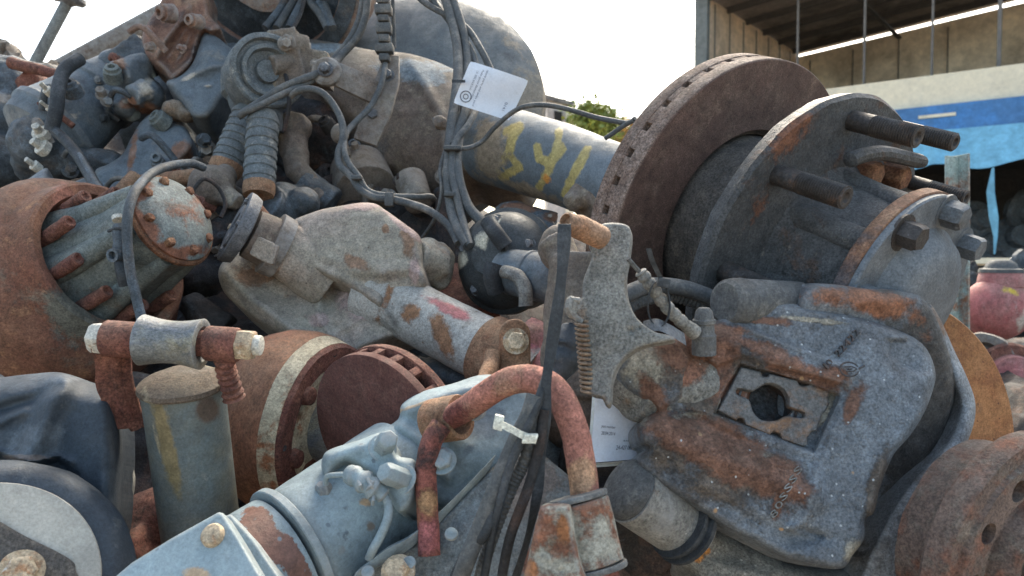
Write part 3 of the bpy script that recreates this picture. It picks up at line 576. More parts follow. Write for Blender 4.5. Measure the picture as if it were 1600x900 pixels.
make('window_plate', relief(o2, plW, .008, 3, .002, [('bump', (1280, 640), 16, 40, -.001)], 2, .0003, [key], False), m_plate, cb, ang=40)
make('piston_bore', G().lathe(plW.hit(1204, 630) - plC.n * .007, plC.n, [(-.03, .0), (-.028, .024), (-.0, .026), (-.0, .028), (-.032, .028)], 32), m_dk, cb)
def text_on(s, pl, u0, v0, u1, v1, hgt, off, ext, mt, parent, nm):
    c = bpy.data.curves.new('t', 'FONT'); c.body = s; c.size = hgt; c.extrude = ext; c.resolution_u = 2; o = bpy.data.objects.new('t', c); sc.collection.objects.link(o)
    me = bpy.data.meshes.new_from_object(o.evaluated_get(bpy.context.evaluated_depsgraph_get())); a = pl.hit(u0, v0, off); b = pl.hit(u1, v1, off); x = (b - a).normalized(); y = pl.n.cross(x); wd = max(v.co.x for v in me.vertices)
    if wd > 0: k_ = (b - a).length / wd
    g = G(); g.add([a + x * v.co.x * k_ + y * v.co.y + pl.n * v.co.z for v in me.vertices], [tuple(p.vertices) for p in me.polygons]); bpy.data.objects.remove(o); return make(nm, g, mt, parent)
m_emb = mat('embossed_letters', (.06, .06, .065), [((.14, .09, .07), 60, .55, .1)], .8, 0, .4, 150)
def hC(u, v):      # local height of the caliper face, to seat the lettering on it
    U = np.array([[u, v]], float); h = 0
    for f in fe:
        if f[0] == 'ridge': dd, _ = seg_dist(U, f[1], False); h += f[3] * float(np.exp(-(dd[0] / f[2]) ** 2))
        elif f[0] == 'pit': h -= f[2] * float(inside(U, f[1])[0])
        elif f[0] == 'bump': h += f[4] * math.exp(-(((u - f[1][0]) / f[2]) ** 2 + ((v - f[1][1]) / f[3]) ** 2))
    return h
for i, ch in enumerate('10 22422'):
    if ch == ' ': continue
    u, v = 1289 + i * 7.0, 581 - i * 7.6 - max(0, i - 4) * .6
    text_on(ch, plC, u, v, u + 6.0, v - 6.6, .0085, hC(u, v) + .0008, .0012, m_emb, cb, 'embossed_letter')
g = G(); c = plC.hit(1327, 577, hC(1327, 577) + .0012); g.tube([c + (V(1, 0, 0) * math.cos(t) * .0085 + plC.n.cross(V(1, 0, 0)).normalized() * math.sin(t) * .0065) for t in [R(20 + 320 * k / 30) for k in range(31)]], .0008, 6)
ey_ = plC.n.cross(V(1, 0, 0)).normalized(); g.tube([c + V(-.004, 0, 0) + ey_ * .0022, c + V(.002, 0, 0) + ey_ * .0026, c + V(.006, 0, 0) + ey_ * .001], .0007, 6); g.tube([c + V(-.003, 0, 0) - ey_ * .0022, c + V(.004, 0, 0) - ey_ * .0018, c + V(.007, 0, 0) + ey_ * .0006], .0007, 6)
g.tube([plC.hit(1325, 577, hC(1327, 577)), plC.hit(1340, 577, hC(1340, 577)), plC.hit(1351, 571, hC(1351, 571))], .0009, 6); make('embossed_emblem', g, m_emb, cb)
for i in range(6):
    u, v = 1252 - i * 7.4, 738 + i * 13.5
    text_on('SSSS08'[i], plC, u - 8, v + 6, u + 2, v - 4, .0075, hC(u, v) + .0006, .0011, m_calgrey, cb, 'embossed_letter')
# slide pin housings, caps
g = G(); g.cyl(P(985, 768, .70), P(1080, 828, .73), .030, .031, 48); make('pin_housing', g, m_calgrey, ce, wob=.0012)
g = G(); ax_ = (P(1080, 828, .73) - P(985, 768, .70)).normalized(); g.lathe(P(972, 758, .696), ax_, [(-.004, 0), (-.003, .020), (.001, .026), (.006, .0285), (.016, .029), (.017, .024)], 48); make('dust_cap', g, m_corr, ce)
g = G(); g.lathe(P(1058, 815, .715), ax_, [(0, .02), (0, .034), (.003, .0345), (.005, .031), (.009, .031), (.010, .036), (.014, .036), (.015, .02)], 48); make('seal_ring', g, m_black, ce)
plL = Plane(P(1150, 860, .735), V(-.05, -.85, .5))
make('guide_lug', relief([(1062, 845), (1072, 828), (1098, 815), (1130, 828), (1180, 850), (1240, 880), (1330, 890), (1420, 880), (1460, 960), (1100, 960), (1085, 900), (1060, 880)], plL, .06, 24, .025, [('bump', (1150, 860), 26, 22, -.004), ('bump', (1105, 848), 20, 16, .006), ('ridge', [(1120, 880), (1200, 900)], 10, .003)], 3, .0015), m_calgrey, ce, zones=[(1, (1084, 866), (20, 14, 30)), (1, (1104, 860), (9, 9))], ang=70)
g = G(); aT = (P(1262, 474, .78) - P(1150, 470, .73)).normalized(); g.lathe(P(1132, 472, .725), aT, [(0, 0), (.0, .018), (.003, .022), (.010, .0235), (.018, .024), (.022, .0225), (.024, .0235), (.10, .023)], 40); make('pin_cap', g, m_corr, ce, wob=.0005)
g = G(); g.lathe(P(1100, 520, .70), V(-.03, -.12, 1), [(-.02, .011), (-.002, .011), (0, .0095), (.008, .009), (.009, .0105), (.012, .0105), (.013, .009), (.020, .0075), (.023, .005), (.0235, 0)], 28); make('bleed_cap', g, m_corr, ce)
# actuator bracket
plB = Plane(P(960, 500, .665), V(-.25, -.92, .25))
outB = [(934, 356), (944, 349), (962, 348), (978, 351), (985, 358), (986, 372), (983, 400), (978, 430), (979, 458), (986, 480), (998, 500), (1022, 518), (1046, 524), (1052, 532), (1010, 540), (985, 552), (966, 572), (956, 600), (954, 628), (948, 636), (940, 622), (924, 618), (918, 600), (917, 560), (915, 520), (906, 500), (899, 486), (905, 470), (910, 462), (911, 440), (918, 420), (925, 400), (920, 384), (925, 372)]
make('lever_bracket', relief(outB, plB, .012, 5, .004, [('bump', (945, 500), 26, 60, .004), ('bump', (986, 517), 5, 5, -.004), ('bump', (1000, 512), 3, 3, -.003), ('bump', (968, 372), 18, 14, -.002)], 2.5, .0008, k=4), m_calgrey, ce, ang=60)
g = G(); g.ball(P(1010, 588, .735), .043, .035, .042); g.cyl(P(990, 590, .73), P(1090, 610, .75), .04, .045, 40); make('lever_housing', g, m_calgrey, ce, cast=(.003, 3, .0014), zones=[(0, (1070, 580), (50, 30))])
g = G(); cs = []
for k in range(260):
    t = k / 259; c = P(908 + 10 * t, 502 + 112 * t, .66); ph = 2 * math.pi * 15 * t; cs.append(c + V(math.cos(ph) * .0052, math.sin(ph) * .0052, 0))
g.tube(cs, .0013, 6); make('coil_spring', g, m_spring, ce)
g = G(); g.ball(P(893, 480, .665), .006, .006, .010); g.tube([P(905, 470, .665), P(893, 468, .662), P(889, 480, .66), P(895, 492, .662), P(908, 503, .665)], .003, 8); make('spring_hook', g, m_calgrey, ce)
g = G(); g.ribbon(smooth([P(1006, 512, .67), P(1028, 508, .665), P(1050, 518, .665), P(1071, 531, .67)], 5), V(0, .004, .0048), V(0, -.0006, -.0006)); make('steel_tongue', g, m_orflange, ce)
# carrier, disc and hub behind the caliper
plK = Plane(P(1440, 650, .80), V(.25, -.90, .25))
make('carrier_back', relief([(1262, 452), (1300, 446), (1360, 452), (1425, 458), (1452, 478), (1476, 530), (1494, 600), (1480, 660), (1440, 760), (1420, 850), (1400, 960), (1180, 960), (1200, 700), (1240, 500)], Plane(P(1400, 480, .738), V(.1, -.97, -.10)), .02, 20, .012, [('bump', (1340, 470), 60, 20, .006)], 4, .0015), m_band, ce, zones=[(0, (1360, 470), (90, 26, 8)), (0, (1440, 510), (20, 50, -20)), (1, (1440, 640), (80, 190)), (1, (1420, 780), (50, 140)), (0, (1300, 462), (50, 20))], ang=70)  # the dark zones paint the shaded gap beside the caliper into the plate
make('carrier_arm', relief([(1452, 474), (1470, 500), (1490, 545), (1512, 592), (1524, 630), (1520, 668), (1500, 715), (1474, 760), (1448, 800), (1428, 850), (1412, 900), (1402, 960), (1330, 960), (1348, 890), (1376, 830), (1404, 780), (1436, 740), (1474, 700), (1494, 660), (1500, 632), (1490, 600), (1470, 545), (1450, 500)], Plane(P(1440, 700, .735), V(.15, -.92, .2)), .03, 14, .010, [], 3, .001), mat('arm_grey', (.27, .285, .30), [((.16, .15, .14), 30, .58, .08)], .6, .1, .8, 130, grain=.45, zones=[(.2, .1, .06), (.2, .13, .09)]), ce, zones=[(1, (1462, 500), (16, 30, -30))], ang=70)
A2 = V(.44, -.88, -.17).normalized(); C2 = P(1600, 872, .66)
g = G(); g.lathe(P(1392, 705, 1.0), V(.25, -.96, .0), [(-.03, .05), (-.03, .200), (-.028, .202), (-.002, .202), (0, .200), (0, .05)], 110); make('brake_disc', g, m_orust, ce)
hl = G(); hl.lathe(C2, A2, [(-.06, .085), (-.022, .09), (-.022, .106), (-.019, .108), (-.003, .108), (0, .106), (0, .092), (.004, .090), (.004, .062), (0, .058), (-.003, .054), (.0, .051), (.017, .0485), (.020, .046), (.020, .039), (.016, .037), (-.055, .034), (-.06, .034), (-.06, 0)], 110)
x2, y2 = frame(A2); cut = G()
for k in range(10):
    t = R(8 + 36 * k); cut.lathe(C2 + (x2 * math.cos(t) + y2 * math.sin(t)) * .074, A2, [(-.035, .0095), (.01, .0095)], 20)
hubE = make('hub_flange', hl, m_brhub, ce, wob=.0010, cut=cut)
# copper stub, cables by the bracket
g = G(); a_ = P(884, 345, .64); b_ = P(940, 372, .67); g.lathe(a_, b_ - a_, [(.004, 0), (.004, .0052), (-.001, .006), (0, .0078), (.010, .0088), (.016, .0102), ((b_ - a_).length, .0102)], 28)
st = tag(make('pipe_stub', g, m_copper, wob=.001), 'short broken copper brown pipe stub poking from top of grey lever bracket', 'pipe stub')
def cable(name, mt, p, r, label=None, cat='cable', parent=None, n=10, group=None, k=8, corr=0):
    q = smooth([P(a[0], a[1], a[2]) for a in p], k); rr = r
    if corr:
        q2 = []; L = 0
        for i in range(len(q) - 1):
            m_ = max(1, int((q[i + 1] - q[i]).length / (corr / 2)))
            for j in range(m_): q2.append(q[i].lerp(q[i + 1], j / m_))
        q = q2; rr = [r * (1 if i % 2 else .84) for i in range(len(q))]
    o = make(name, G().tube(q, rr, n), mt, parent, ang=60 if not corr else 20)
    if label: tag(o, label, cat, group)
    return o
cable('hose', m_cable, [(960, 470, .74), (985, 457, .75), (1020, 446, .77), (1075, 452, .78), (1140, 478, .78)], .0085, 'upper grey rubber hose running behind the bracket into the caliper top', 'hose')
cable('hose', m_corr, [(965, 495, .76), (1000, 470, .77), (1050, 462, .79), (1100, 478, .79), (1130, 498, .79)], .0075, 'lower grey ridged hose behind the bracket beside the black cable tie', 'hose', corr=.004)
bc = thing('brake_cable', 'thin steel cable with dusty grey ribbed sleeve beside the lever bracket', 'cable', P(1040, 480, .68))
make('steel_rod', G().tube([P(981, 404, .665), P(1002, 428, .67)], .0022, 8), m_corr, bc)
make('cable_sleeve', G().tube(smooth([P(1000, 424, .67), P(1016, 445, .672), P(1038, 475, .675), P(1062, 500, .68), P(1086, 520, .69)], 7), [.0045, .0058] + [.0062 * (1 if i % 3 else .8) for i in range(24)] + [.007, .007, .007], 12), m_calgrey, bc)
tz = thing('cable_tie', 'long black cable tie looped round the sleeve with its tail sticking up', 'cable tie', P(1040, 470, .66))
make('tie_tail', G().ribbon(smooth([P(1013, 388, .645), P(1020, 410, .65), P(1034, 438, .66)], 4), V(.0022, 0, 0), V(.0, .001, 0)), m_black, tz)
make('tie_head', G().box(P(1037, 442, .658), V(.005, 0, -.001), V(0, .003, 0), V(.001, 0, .004)), m_black, tz, bevel=.0008)
g = G(); c = P(1030, 474, .668); g.ribbon([c + V(.0095 * math.cos(t), .006 * math.sin(t * 2) * .4, .020 * math.sin(t)) for t in [R(75 - 360 * k / 28) for k in range(29)]], V(.0, .0028, 0), V(.0008, 0, 0)); make('tie_loop', g, m_black, tz)
# ------------------------------------------------------------------ white labels
def curl(x, y): return .0042 * math.sin(3.4 * x + .8 * y - .4) + .0022 * math.sin(5 * y + 2 * x) + .003 * max(0, x + y - 1.5)
def on_card(c, n_, x, y, off=.0005):   # x along edge 0-1, y along edge 0-3
    return n_ * curl(x, y) + c[0] * (1 - x) * (1 - y) + c[1] * x * (1 - y) + c[3] * (1 - x) * y + c[2] * x * y + n_ * off
def label_card(name, quad, d, lbl):
    t = thing(name, lbl, 'label', P(*quad[0], d[0])); c = [P(q[0], q[1], dd) for q, dd in zip(quad, d)]; n_ = (c[1] - c[0]).cross(c[3] - c[0]).normalized(); n_ = -n_ if n_.dot(c[0]) > 0 else n_
    m_ = [c[i] + (c[(i + 1) % 4] - c[i]) * .05 + (c[(i + 3) % 4] - c[i]) * .05 for i in range(4)]; rc = []
    for i in range(4):
        for w_ in (0.0, .5, 1.0):
            a0 = c[i] + (c[(i + 3) % 4] - c[i]) * .04; b0 = c[i] + (c[(i + 1) % 4] - c[i]) * .04; rc.append(a0 * (1 - w_) ** 2 + c[i] * 2 * w_ * (1 - w_) + b0 * w_ * w_)
    vs, fs = [], []
    for sd__ in (0, 1):
        for j in range(13):
            for i in range(13):
                x, y = i / 12, j / 12; e = min(x, 1 - x, .04) / .04; e2 = min(y, 1 - y, .04) / .04; k_ = .012 * (1 - e) * (1 - e2); x += k_ if x < .5 else -k_; y += k_ if y < .5 else -k_; vs.append(on_card(c, n_, x, y, -.0008 * sd__))
    for sd__ in (0, 169):
        for j in range(12):
            for i in range(12): a = sd__ + j * 13 + i; fs.append((a, a + 1, a + 14, a + 13))
    ring = [i for i in range(13)] + [13 * j + 12 for j in range(1, 13)] + [156 + i for i in range(11, -1, -1)] + [13 * j for j in range(11, 0, -1)]
    for a, b in zip(ring, ring[1:] + ring[:1]): fs.append((a, b, b + 169, a + 169))
    make('card', G().add(vs, fs), m_tagw, t, ang=60); pl = Plane(c[0] + n_ * .0004, n_); return t, c, n_
def card_text(t, c, n_, s, x, y, h, wd, mt, vert=False, nm='printed_text'):
    cu = bpy.data.curves.new('t', 'FONT'); cu.body = s; cu.size = 1; o = bpy.data.objects.new('t', cu); sc.collection.objects.link(o)
    me = bpy.data.meshes.new_from_object(o.evaluated_get(bpy.context.evaluated_depsgraph_get())); mw = max(v.co.x for v in me.vertices)
    f = (lambda q: on_card(c, n_, x + q.y * h, y + q.x / mw * wd)) if vert == 2 else ((lambda q: on_card(c, n_, x - q.y * h, y - q.x / mw * wd)) if vert else (lambda q: on_card(c, n_, x + q.x / mw * wd, y - q.y * h)))
    g = G().add([f(v.co) for v in me.vertices], [tuple(p.vertices) for p in me.polygons]); bpy.data.objects.remove(o); make(nm, g, mt, t)
t1, c1, n1 = label_card('paper_label', [(735, 95), (826, 126), (796, 189), (708, 161)], [1.24, 1.25, 1.26, 1.25], 'white paper label with round logo and fine print, hanging on the upper axle cables')
card_text(t1, c1, n1, 'L.E. 2023 AXLE 0141', .16, .16, .05, .45, m_inkp, 2); card_text(t1, c1, n1, 'Auto parts dismantling', .24, .10, .05, .7, m_inkp, 2); card_text(t1, c1, n1, 'spare parts and axles yard', .31, .08, .05, .85, m_inkp, 2); card_text(t1, c1, n1, '0141', .80, .62, .07, .2, m_inkp, 2)
g = G()
for (rad, w_) in ((.095, .014), (.045, .012)):
    cc = on_card(c1, n1, .155, .78, .0014); ex = (c1[1] - c1[0]); ey = (c1[3] - c1[0]); L_ = ex.length
    ee, ff = ex.normalized(), ey.normalized(); g.lathe(cc - n1 * .0006, n1, [(0, rad * L_ - w_ * L_), (.0004, rad * L_ - w_ * L_), (.0004, rad * L_), (0, rad * L_), (0, rad * L_ - w_ * L_)], 36)
make('round_logo', g, m_ink, t1)
make('tie_strap', G().ribbon([P(706, 127, 1.255), P(716, 127, 1.24), P(727, 127, 1.235)], V(0, 0, .0022), V(0, .001, 0)), m_black, t1)
t2, c2, n2 = label_card('paper_label', [(931, 606), (1035, 636), (1012, 716), (922, 723)], [.76, .77, .76, .745], 'white paper label in a clear sleeve tucked under the caliper and lever bracket')
card_text(t2, c2, n2, 'part number', .12, .52, .055, .22, m_ink); card_text(t2, c2, n2, '28.04.2014', .13, .62, .07, .22, m_ink); card_text(t2, c2, n2, '24-427 0002', .40, .83, .095, .32, m_ink); card_text(t2, c2, n2, 'axle', .50, .70, .05, .14, m_ink)
make('clear_sleeve', G().prism([P(927, 600, .775), P(934, 600, .765), P(925, 725, .75), P(1014, 718, .765), P(1016, 724, .768), P(921, 731, .752), P(918, 726, .752)], V(0, .002, 0)), m_clearp, t2)
# ------------------------------------------------------------------ pink grey differential in the middle
df = thing('differential', 'dusty pink grey differential housing with a dark slotted yoke in the middle of the heap', 'differential', P(520, 600, 1.1))
plD = Plane(P(520, 430, 1.09), V(-.08, -.88, .42))
lo = [(341, 428), (346, 412), (362, 398), (400, 388), (440, 386), (520, 420), (600, 460), (640, 500), (652, 520), (612, 532), (585, 545), (560, 562), (520, 579), (495, 565), (450, 530), (400, 498), (360, 468), (346, 448)]
make('housing_rear', relief(lo, Plane(plD.o - plD.n * .042, plD.n), .09, 22, .02, [('ridge', [(350, 425), (400, 470), (470, 525), (520, 572)], 10, .010), ('pit', [(380, 408), (470, 412), (545, 450), (520, 480), (450, 478), (395, 452)], .012, 16), ('ridge', [(505, 450), (496, 490), (530, 545)], 8, .008), ('pit', [(540, 455), (600, 475), (640, 512), (560, 540), (520, 500)], -.010, 14), ('ridge', [(590, 470), (560, 500), (525, 520)], 6, .004), ('ridge', [(620, 520), (560, 540), (525, 570)], 8, .008)], 3.5, .0022), m_pink, df, zones=[(0, (405, 432), (36, 20)), (1, (500, 500), (20, 14)), (1, (560, 470), (40, 30))], ang=70)
up = [(414, 345), (428, 352), (440, 356), (462, 342), (500, 328), (530, 322), (560, 317), (585, 318), (602, 328), (630, 348), (655, 368), (660, 390), (662, 420), (668, 446), (650, 458), (620, 462), (604, 470), (600, 482), (588, 484), (560, 462), (520, 440), (470, 416), (436, 398), (428, 402), (424, 412), (404, 412), (398, 398), (396, 375), (404, 355)]
make('housing_front', relief(up, plD, .07, 20, .022, [('ridge', [(430, 392), (480, 414), (540, 440), (592, 470)], 9, .009), ('slope', (520, 400), .00004, -.00010), ('pit', [(500, 322), (600, 322), (648, 362), (650, 400), (600, 420), (560, 432), (470, 404), (440, 370)], -.012, 16), ('ridge', [(602, 330), (648, 366), (655, 400), (662, 440)], 6, .006), ('ridge', [(445, 352), (500, 330), (580, 322)], 5, .004), ('bump', (560, 425), 30, 12, .005), ('bump', (412, 395), 16, 16, .012), ('ridge', [(600, 425), (640, 418), (664, 430)], 12, .012)], 3, .0020), m_pink, df, zones=[(0, (483, 397), (14, 12)), (0, (557, 410), (26, 12, 25)), (0, (640, 372), (14, 40)), (1, (560, 320), (40, 10)), (1, (630, 350), (50, 10, 40)), (1, (648, 420), (12, 30)), (0, (602, 358), (6, 8))], ang=70)
t0_, t1_ = P(596, 462, 1.13), P(842, 590, .985); da = (t1_ - t0_).normalized(); LT = (t1_ - t0_).length
g = G(); g.lathe(t0_, da, [(-.03, .03), (-.01, .056), (.010, .054), (.022, .050), (.035, .048), (.040, .044), (.05, .0435)] + [(.05 + (LT - .05) * i / 40, .0435) for i in range(1, 41)], 72)
make('axle_tube', g, m_ptube, df, wob=.0009, zones=[(1, (700, 482), (52, 12, 26)), (1, (828, 530), (30, 26)), (0, (640, 490), (18, 26, 60)), (0, (690, 520), (16, 40, -20)), (0, (745, 545), (12, 18)), (0, (607, 460), (8, 50, 20)), (0, (752, 575), (6, 34, 15))])
g = G(); g.ball(P(668, 408, 1.15), .028, .03, .036); g.ball(P(686, 415, 1.16), .024, .022, .038); g.cyl(P(650, 400, 1.12), P(690, 412, 1.15), .026); make('side_lug', g, m_pink, df, cast=(.004, 4, .003))
ya = V(-.80, -.42, .43).normalized(); yc = P(366, 352, 1.09)
g = G(); g.lathe(yc - ya * .075, ya, [(0, .030), (0, .046), (.020, .047), (.022, .038), (.05, .036), (.052, .030)], 48); make('pinion_seal', g, m_casting, df, wob=.001)
g = G(); g.cyl(yc - ya * .15, yc - ya * .06, .056, .038, 40); g.box(P(420, 392, 1.09), V(.016, 0, -.008), V(0, .02, 0), V(.006, 0, .014)); make('pinion_neck', g, m_pink, df, cast=(.003, 2, .0015), zones=[(0, (420, 352), (14, 14))])
yk = make('yoke_flange', G().lathe(yc, ya, [(-.022, .03), (-.018, .050), (-.008, .0535), (-.001, .0535), (0, .052), (0, .044), (-.003, .043), (-.003, .034), (.001, .033), (.001, .020), (-.006, .018), (-.010, 0)], 64), m_yoke, df, wob=.0006)
yx, yy_ = frame(ya)
for k in range(4):
    t = R(45 + 90 * k); q = [yc + ya * -.0015 + (yx * math.cos(t + R(o)) + yy_ * math.sin(t + R(o))) * rr_ for rr_, o in ((.036, -24), (.043, -22), (.043, 22), (.036, 24))]
    make('yoke_slot', G().prism(q, ya * -.0022), m_dk, yk)
    make('yoke_bolt', G().hexb(yc + (yx * math.cos(t + .78) + yy_ * math.sin(t + .78)) * .0385 - ya * .003, ya, .0048, .006), m_tannut if k == 1 else m_yoke, yk)
g = G(); g.cyl(P(395, 330, 1.12), P(408, 345, 1.12), .016); make('breather', g, m_rust, df)
# clamp with strap bar and collar
cl = thing('pipe_clamp', 'rusty tan band clamp with bolted lug and bar ending in an open collar', 'clamp', P(760, 640, .95))
cc_ = t0_ + da * (LT * .78)
make('band', G().lathe(cc_ - da * .022, da, [(0, .0445), (0, .0495), (.0015, .0505), (.040, .0505), (.042, .0495), (.042, .0445), (0, .0445)], 64), m_clamp, cl, wob=.0006)
plG = Plane(P(804, 540, .905), V(.12, -.98, .12))
make('lug', relief([(780, 580), (781, 535), (782, 515), (790, 503), (805, 498), (820, 504), (828, 518), (829, 545), (828, 575), (820, 590), (800, 594)], plG, .010, 4, .002, [('bump', (806, 533), 16, 16, .002)], 2, .0004), m_clamp, cl)
make('lug_nut', G().hexb(plG.hit(806, 533, .001), plG.n, .0115, .008, .0015), m_tannut, cl)
make('strap_bar', G().tube(pts([(770, 552, .90), (766, 575, .885), (748, 605, .84), (725, 630, .80), (698, 650, .765), (680, 662, .75)]), [.010] * 12 + [.0085] * 29, 16), m_clamp, cl, wob=.0008)
ca = V(.80, -.52, .22).normalized(); cq = P(697, 655, .73)
make('collar', G().lathe(cq - ca * .018, ca, [(0, .0165), (0, .0205), (.002, .0215), (.034, .0215), (.036, .0205), (.036, .0165), (0, .0165)], 48), m_clamp, cl, wob=.0006)
up_ = tag(make('bent_pipe', G().tube(pts([(676, 668, .735), (704, 652, .715), (735, 634, .69), (768, 610, .665), (800, 594, .65), (832, 592, .64), (862, 606, .63), (884, 636, .62), (898, 675, .615), (906, 715, .61), (912, 750, .605), (916, 800, .60)], k=8), [.0112] * 16 + [.0117] * 73, 40), m_pipe, wob=.0007, zones=[(0, (900, 745), (40, 40)), (1, (712, 650), (26, 26))]), 'thick pinkish rusty pipe bent in an arch over the lower middle of the heap', 'pipe')
tag(make('straight_pipe', G().tube(pts([(690, 664, .705), (674, 690, .70), (666, 730, .695), (667, 790, .69), (670, 830, .685), (671, 868, .68)], k=7), .0098, 36), m_pipe2, wob=.0007, zones=[(0, (670, 845), (30, 34)), (1, (668, 782), (22, 26))]), 'short dark red rusty pipe hanging straight down from the open collar', 'pipe')
# bush block at the foot of the arch
bb = thing('bush_block', 'rust spotted cream steel sleeve and plate block at the foot of the arched pipe', 'bush block', P(900, 900, .58))
ba = (P(905, 782, .585) - P(930, 880, .575)).normalized(); b0 = P(930, 883, .575)
make('sleeve', G().lathe(b0, ba, [(0, .012), (0, .0215), (.001, .0225)] + [(.001 + .045 * i / 10, .0225) for i in range(1, 11)] + [(.047, .0215), (.047, .012)], 56), m_sleeve, bb, wob=.0006)
for o_, r_ in ((.048, .0225), (-.005, .0235)): make('washer', G().lathe(b0 + ba * o_, ba, [(0, .01), (0, r_), (.0008, r_ + .0005), (.0035, r_ + .0005), (.0042, r_), (.0042, .01)], 48), m_washer, bb)
make('tube_end', G().cyl(b0 - ba * .06, b0, .016, n=36), m_pipe2, bb)
make('side_plate', relief([(842, 800), (850, 790), (885, 788), (892, 800), (900, 850), (908, 885), (915, 930), (820, 930), (826, 870)], Plane(P(870, 850, .548), V(-.15, -.95, .2)), .03, 10, .007, [('ridge', [(890, 795), (905, 900)], 10, .004), ('bump', (878, 893), 4, 4, -.003)], 2.5, .0012), m_sleeve, bb, zones=[(0, (880, 830), (16, 26)), (0, (830, 890), (14, 20))], ang=70)
# ------------------------------------------------------------------ straps and hoses down the middle
g = G(); q = pts([(882, 350, .62), (880, 400, .615), (874, 460, .61), (862, 540, .605), (853, 600, .60), (851, 660, .60), (845, 720, .605), (838, 780, .61), (822, 850, .615), (796, 930, .62)], k=6); wv = [V(.0052 - .0018 * i / len(q) + .0006 * math.sin(i * .5), .001 + .002 * math.sin(i * .17), 0) for i in range(len(q))]
tag(make('rubber_strap', g.ribbon(q, wv, V(0, .0022, 0)), m_black, bevel=.0006, ang=60), 'long flat black rubber strap hanging from the copper stub past the arched pipe', 'strap')
cable('hose', m_cable, [(836, 618, .60), (826, 650, .598), (806, 690, .60), (780, 750, .60), (752, 820, .60), (728, 880, .60), (710, 930, .61)], .0072, 'smooth grey hose of the bundle held by the white tie', 'hose')
cable('conduit', m_corr, [(842, 632, .605), (834, 670, .602), (822, 715, .605), (800, 760, .61), (776, 820, .61), (756, 880, .61), (745, 930, .62)], .0056, 'grey ridged conduit of the bundle held by the white tie', 'conduit', corr=.0032, n=14)
cable('hose', m_black, [(770, 800, .598), (756, 835, .596), (738, 850, .60), (722, 880, .605), (700, 930, .61)], .005, 'thin black hose knotted round the lower end of the hose bundle', 'hose')
wt = thing('cable_tie', 'white plastic cable tie round the grey hose bundle under the arched pipe', 'cable tie', P(800, 680, .59))
make('tie_band', G().ribbon(pts([(776, 656, .585), (786, 664, .583), (800, 671, .583), (815, 679, .586), (836, 687, .59)], k=4), V(-.0006, 0, .0032), V(0, .0014, 0)), m_zip, wt); make('tie_head', G().box(P(779, 660, .585), V(.0035, 0, -.001), V(0, .003, 0), V(.001, 0, .0055)), m_zip, wt, bevel=.0008)
make('tie_head', G().box(P(828, 685, .587), V(.0055, 0, 0), V(0, .003, 0), V(.001, 0, .0035)), m_zip, wt, bevel=.0008)
# ------------------------------------------------------------------ light blue axle along the bottom
bl = thing('blue_axle', 'light blue painted axle with a square flange plate and bolts along the bottom', 'axle', P(560, 940, .75))
plP = Plane(P(320, 870, .60), V(-.10, -.80, .60))
make('flange_plate', relief([(170, 910), (205, 880), (270, 840), (342, 800), (349, 802), (372, 838), (420, 920), (430, 960), (160, 960)], plP, .03, 5, .003, [], 3, .0004, rnd=False), m_blue, bl, zones=[(1, (310, 900), (28, 18)), (0, (318, 842), (4, 6))], ang=70)
make('flange_plate', relief([(349, 806), (362, 804), (395, 840), (440, 905), (465, 960), (420, 960), (372, 868)], Plane(P(390, 860, .62), V(-.1, -.8, .6)), .03, 4, .003, [], 3, .0003, rnd=False), m_blue, bl, ang=70)
make('rivet', G().lathe(plP.hit(333, 838, .0), plP.n, [(-.002, .0095), (.003, .0092), (.0055, .0075), (.0065, .004), (.0065, 0)], 28), m_tannut, bl, wob=.0005)
b1, b2 = P(395, 905, .68), P(640, 745, .80); db = (b2 - b1).normalized()
make('coupling_ring', G().lathe(b1 - db * .01, db, [(0, .03), (0, .0595)] + [(.003 + .038 * i / 12, .060) for i in range(13)] + [(.042, .0595), (.042, .03)], 80), m_blue, bl, zones=[(0, (415, 835), (26, 60, -28)), (0, (455, 870), (22, 60, -30)), (0, (400, 870), (30, 40))])
make('coupling_flange', G().lathe(b1 + db * .036, db, [(0, .03), (0, .0645), (.001, .0655), (.007, .0655), (.008, .0645), (.008, .03)], 80), m_blue, bl)
make('barrel', G().lathe(b1 + db * .045, db, [(0, .056)] + [(.005 + .125 * i / 30, .0585 + .007 * i / 30) for i in range(31)] + [(.14, .05)], 80), m_blue, bl, zones=[(1, (572, 785), (14, 8)), (2, (541, 795), (5, 5)), (2, (540, 837), (6, 9))], wob=.0006)
plQ = Plane(P(620, 700, .705), V(-.12, -.88, .45))
make('bridge', relief([(503, 735), (504, 715), (516, 702), (560, 688), (596, 676), (612, 690), (622, 712), (650, 722), (648, 770), (640, 792), (622, 800), (604, 770), (585, 745), (560, 728), (540, 722), (522, 735), (512, 748)], plQ, .05, 10, .012, [('bump', (595, 700), 26, 20, .008), ('bump', (630, 752), 20, 24, .008), ('ridge', [(515, 715), (560, 700)], 12, .006)], 2.5, .0008), m_blue, bl, ang=70)
make('bridge_bolt', G().hexb(plQ.hit(598, 700, .0), (plQ.n + V(.5, 0, .1)), .0100, .024, .002, .2), m_blue, bl, bevel=.001)
make('bridge_bolt', G().hexb(plQ.hit(632, 750, .002), (plQ.n + V(-.6, 0, .1)), .0100, .026, .002, .5), m_blue, bl, bevel=.001)
body = [(590, 680), (622, 655), (628, 632), (660, 612), (705, 600), (760, 585), (820, 600), (850, 640), (850, 720), (820, 780), (770, 800), (700, 800), (660, 780), (650, 720), (620, 700)]
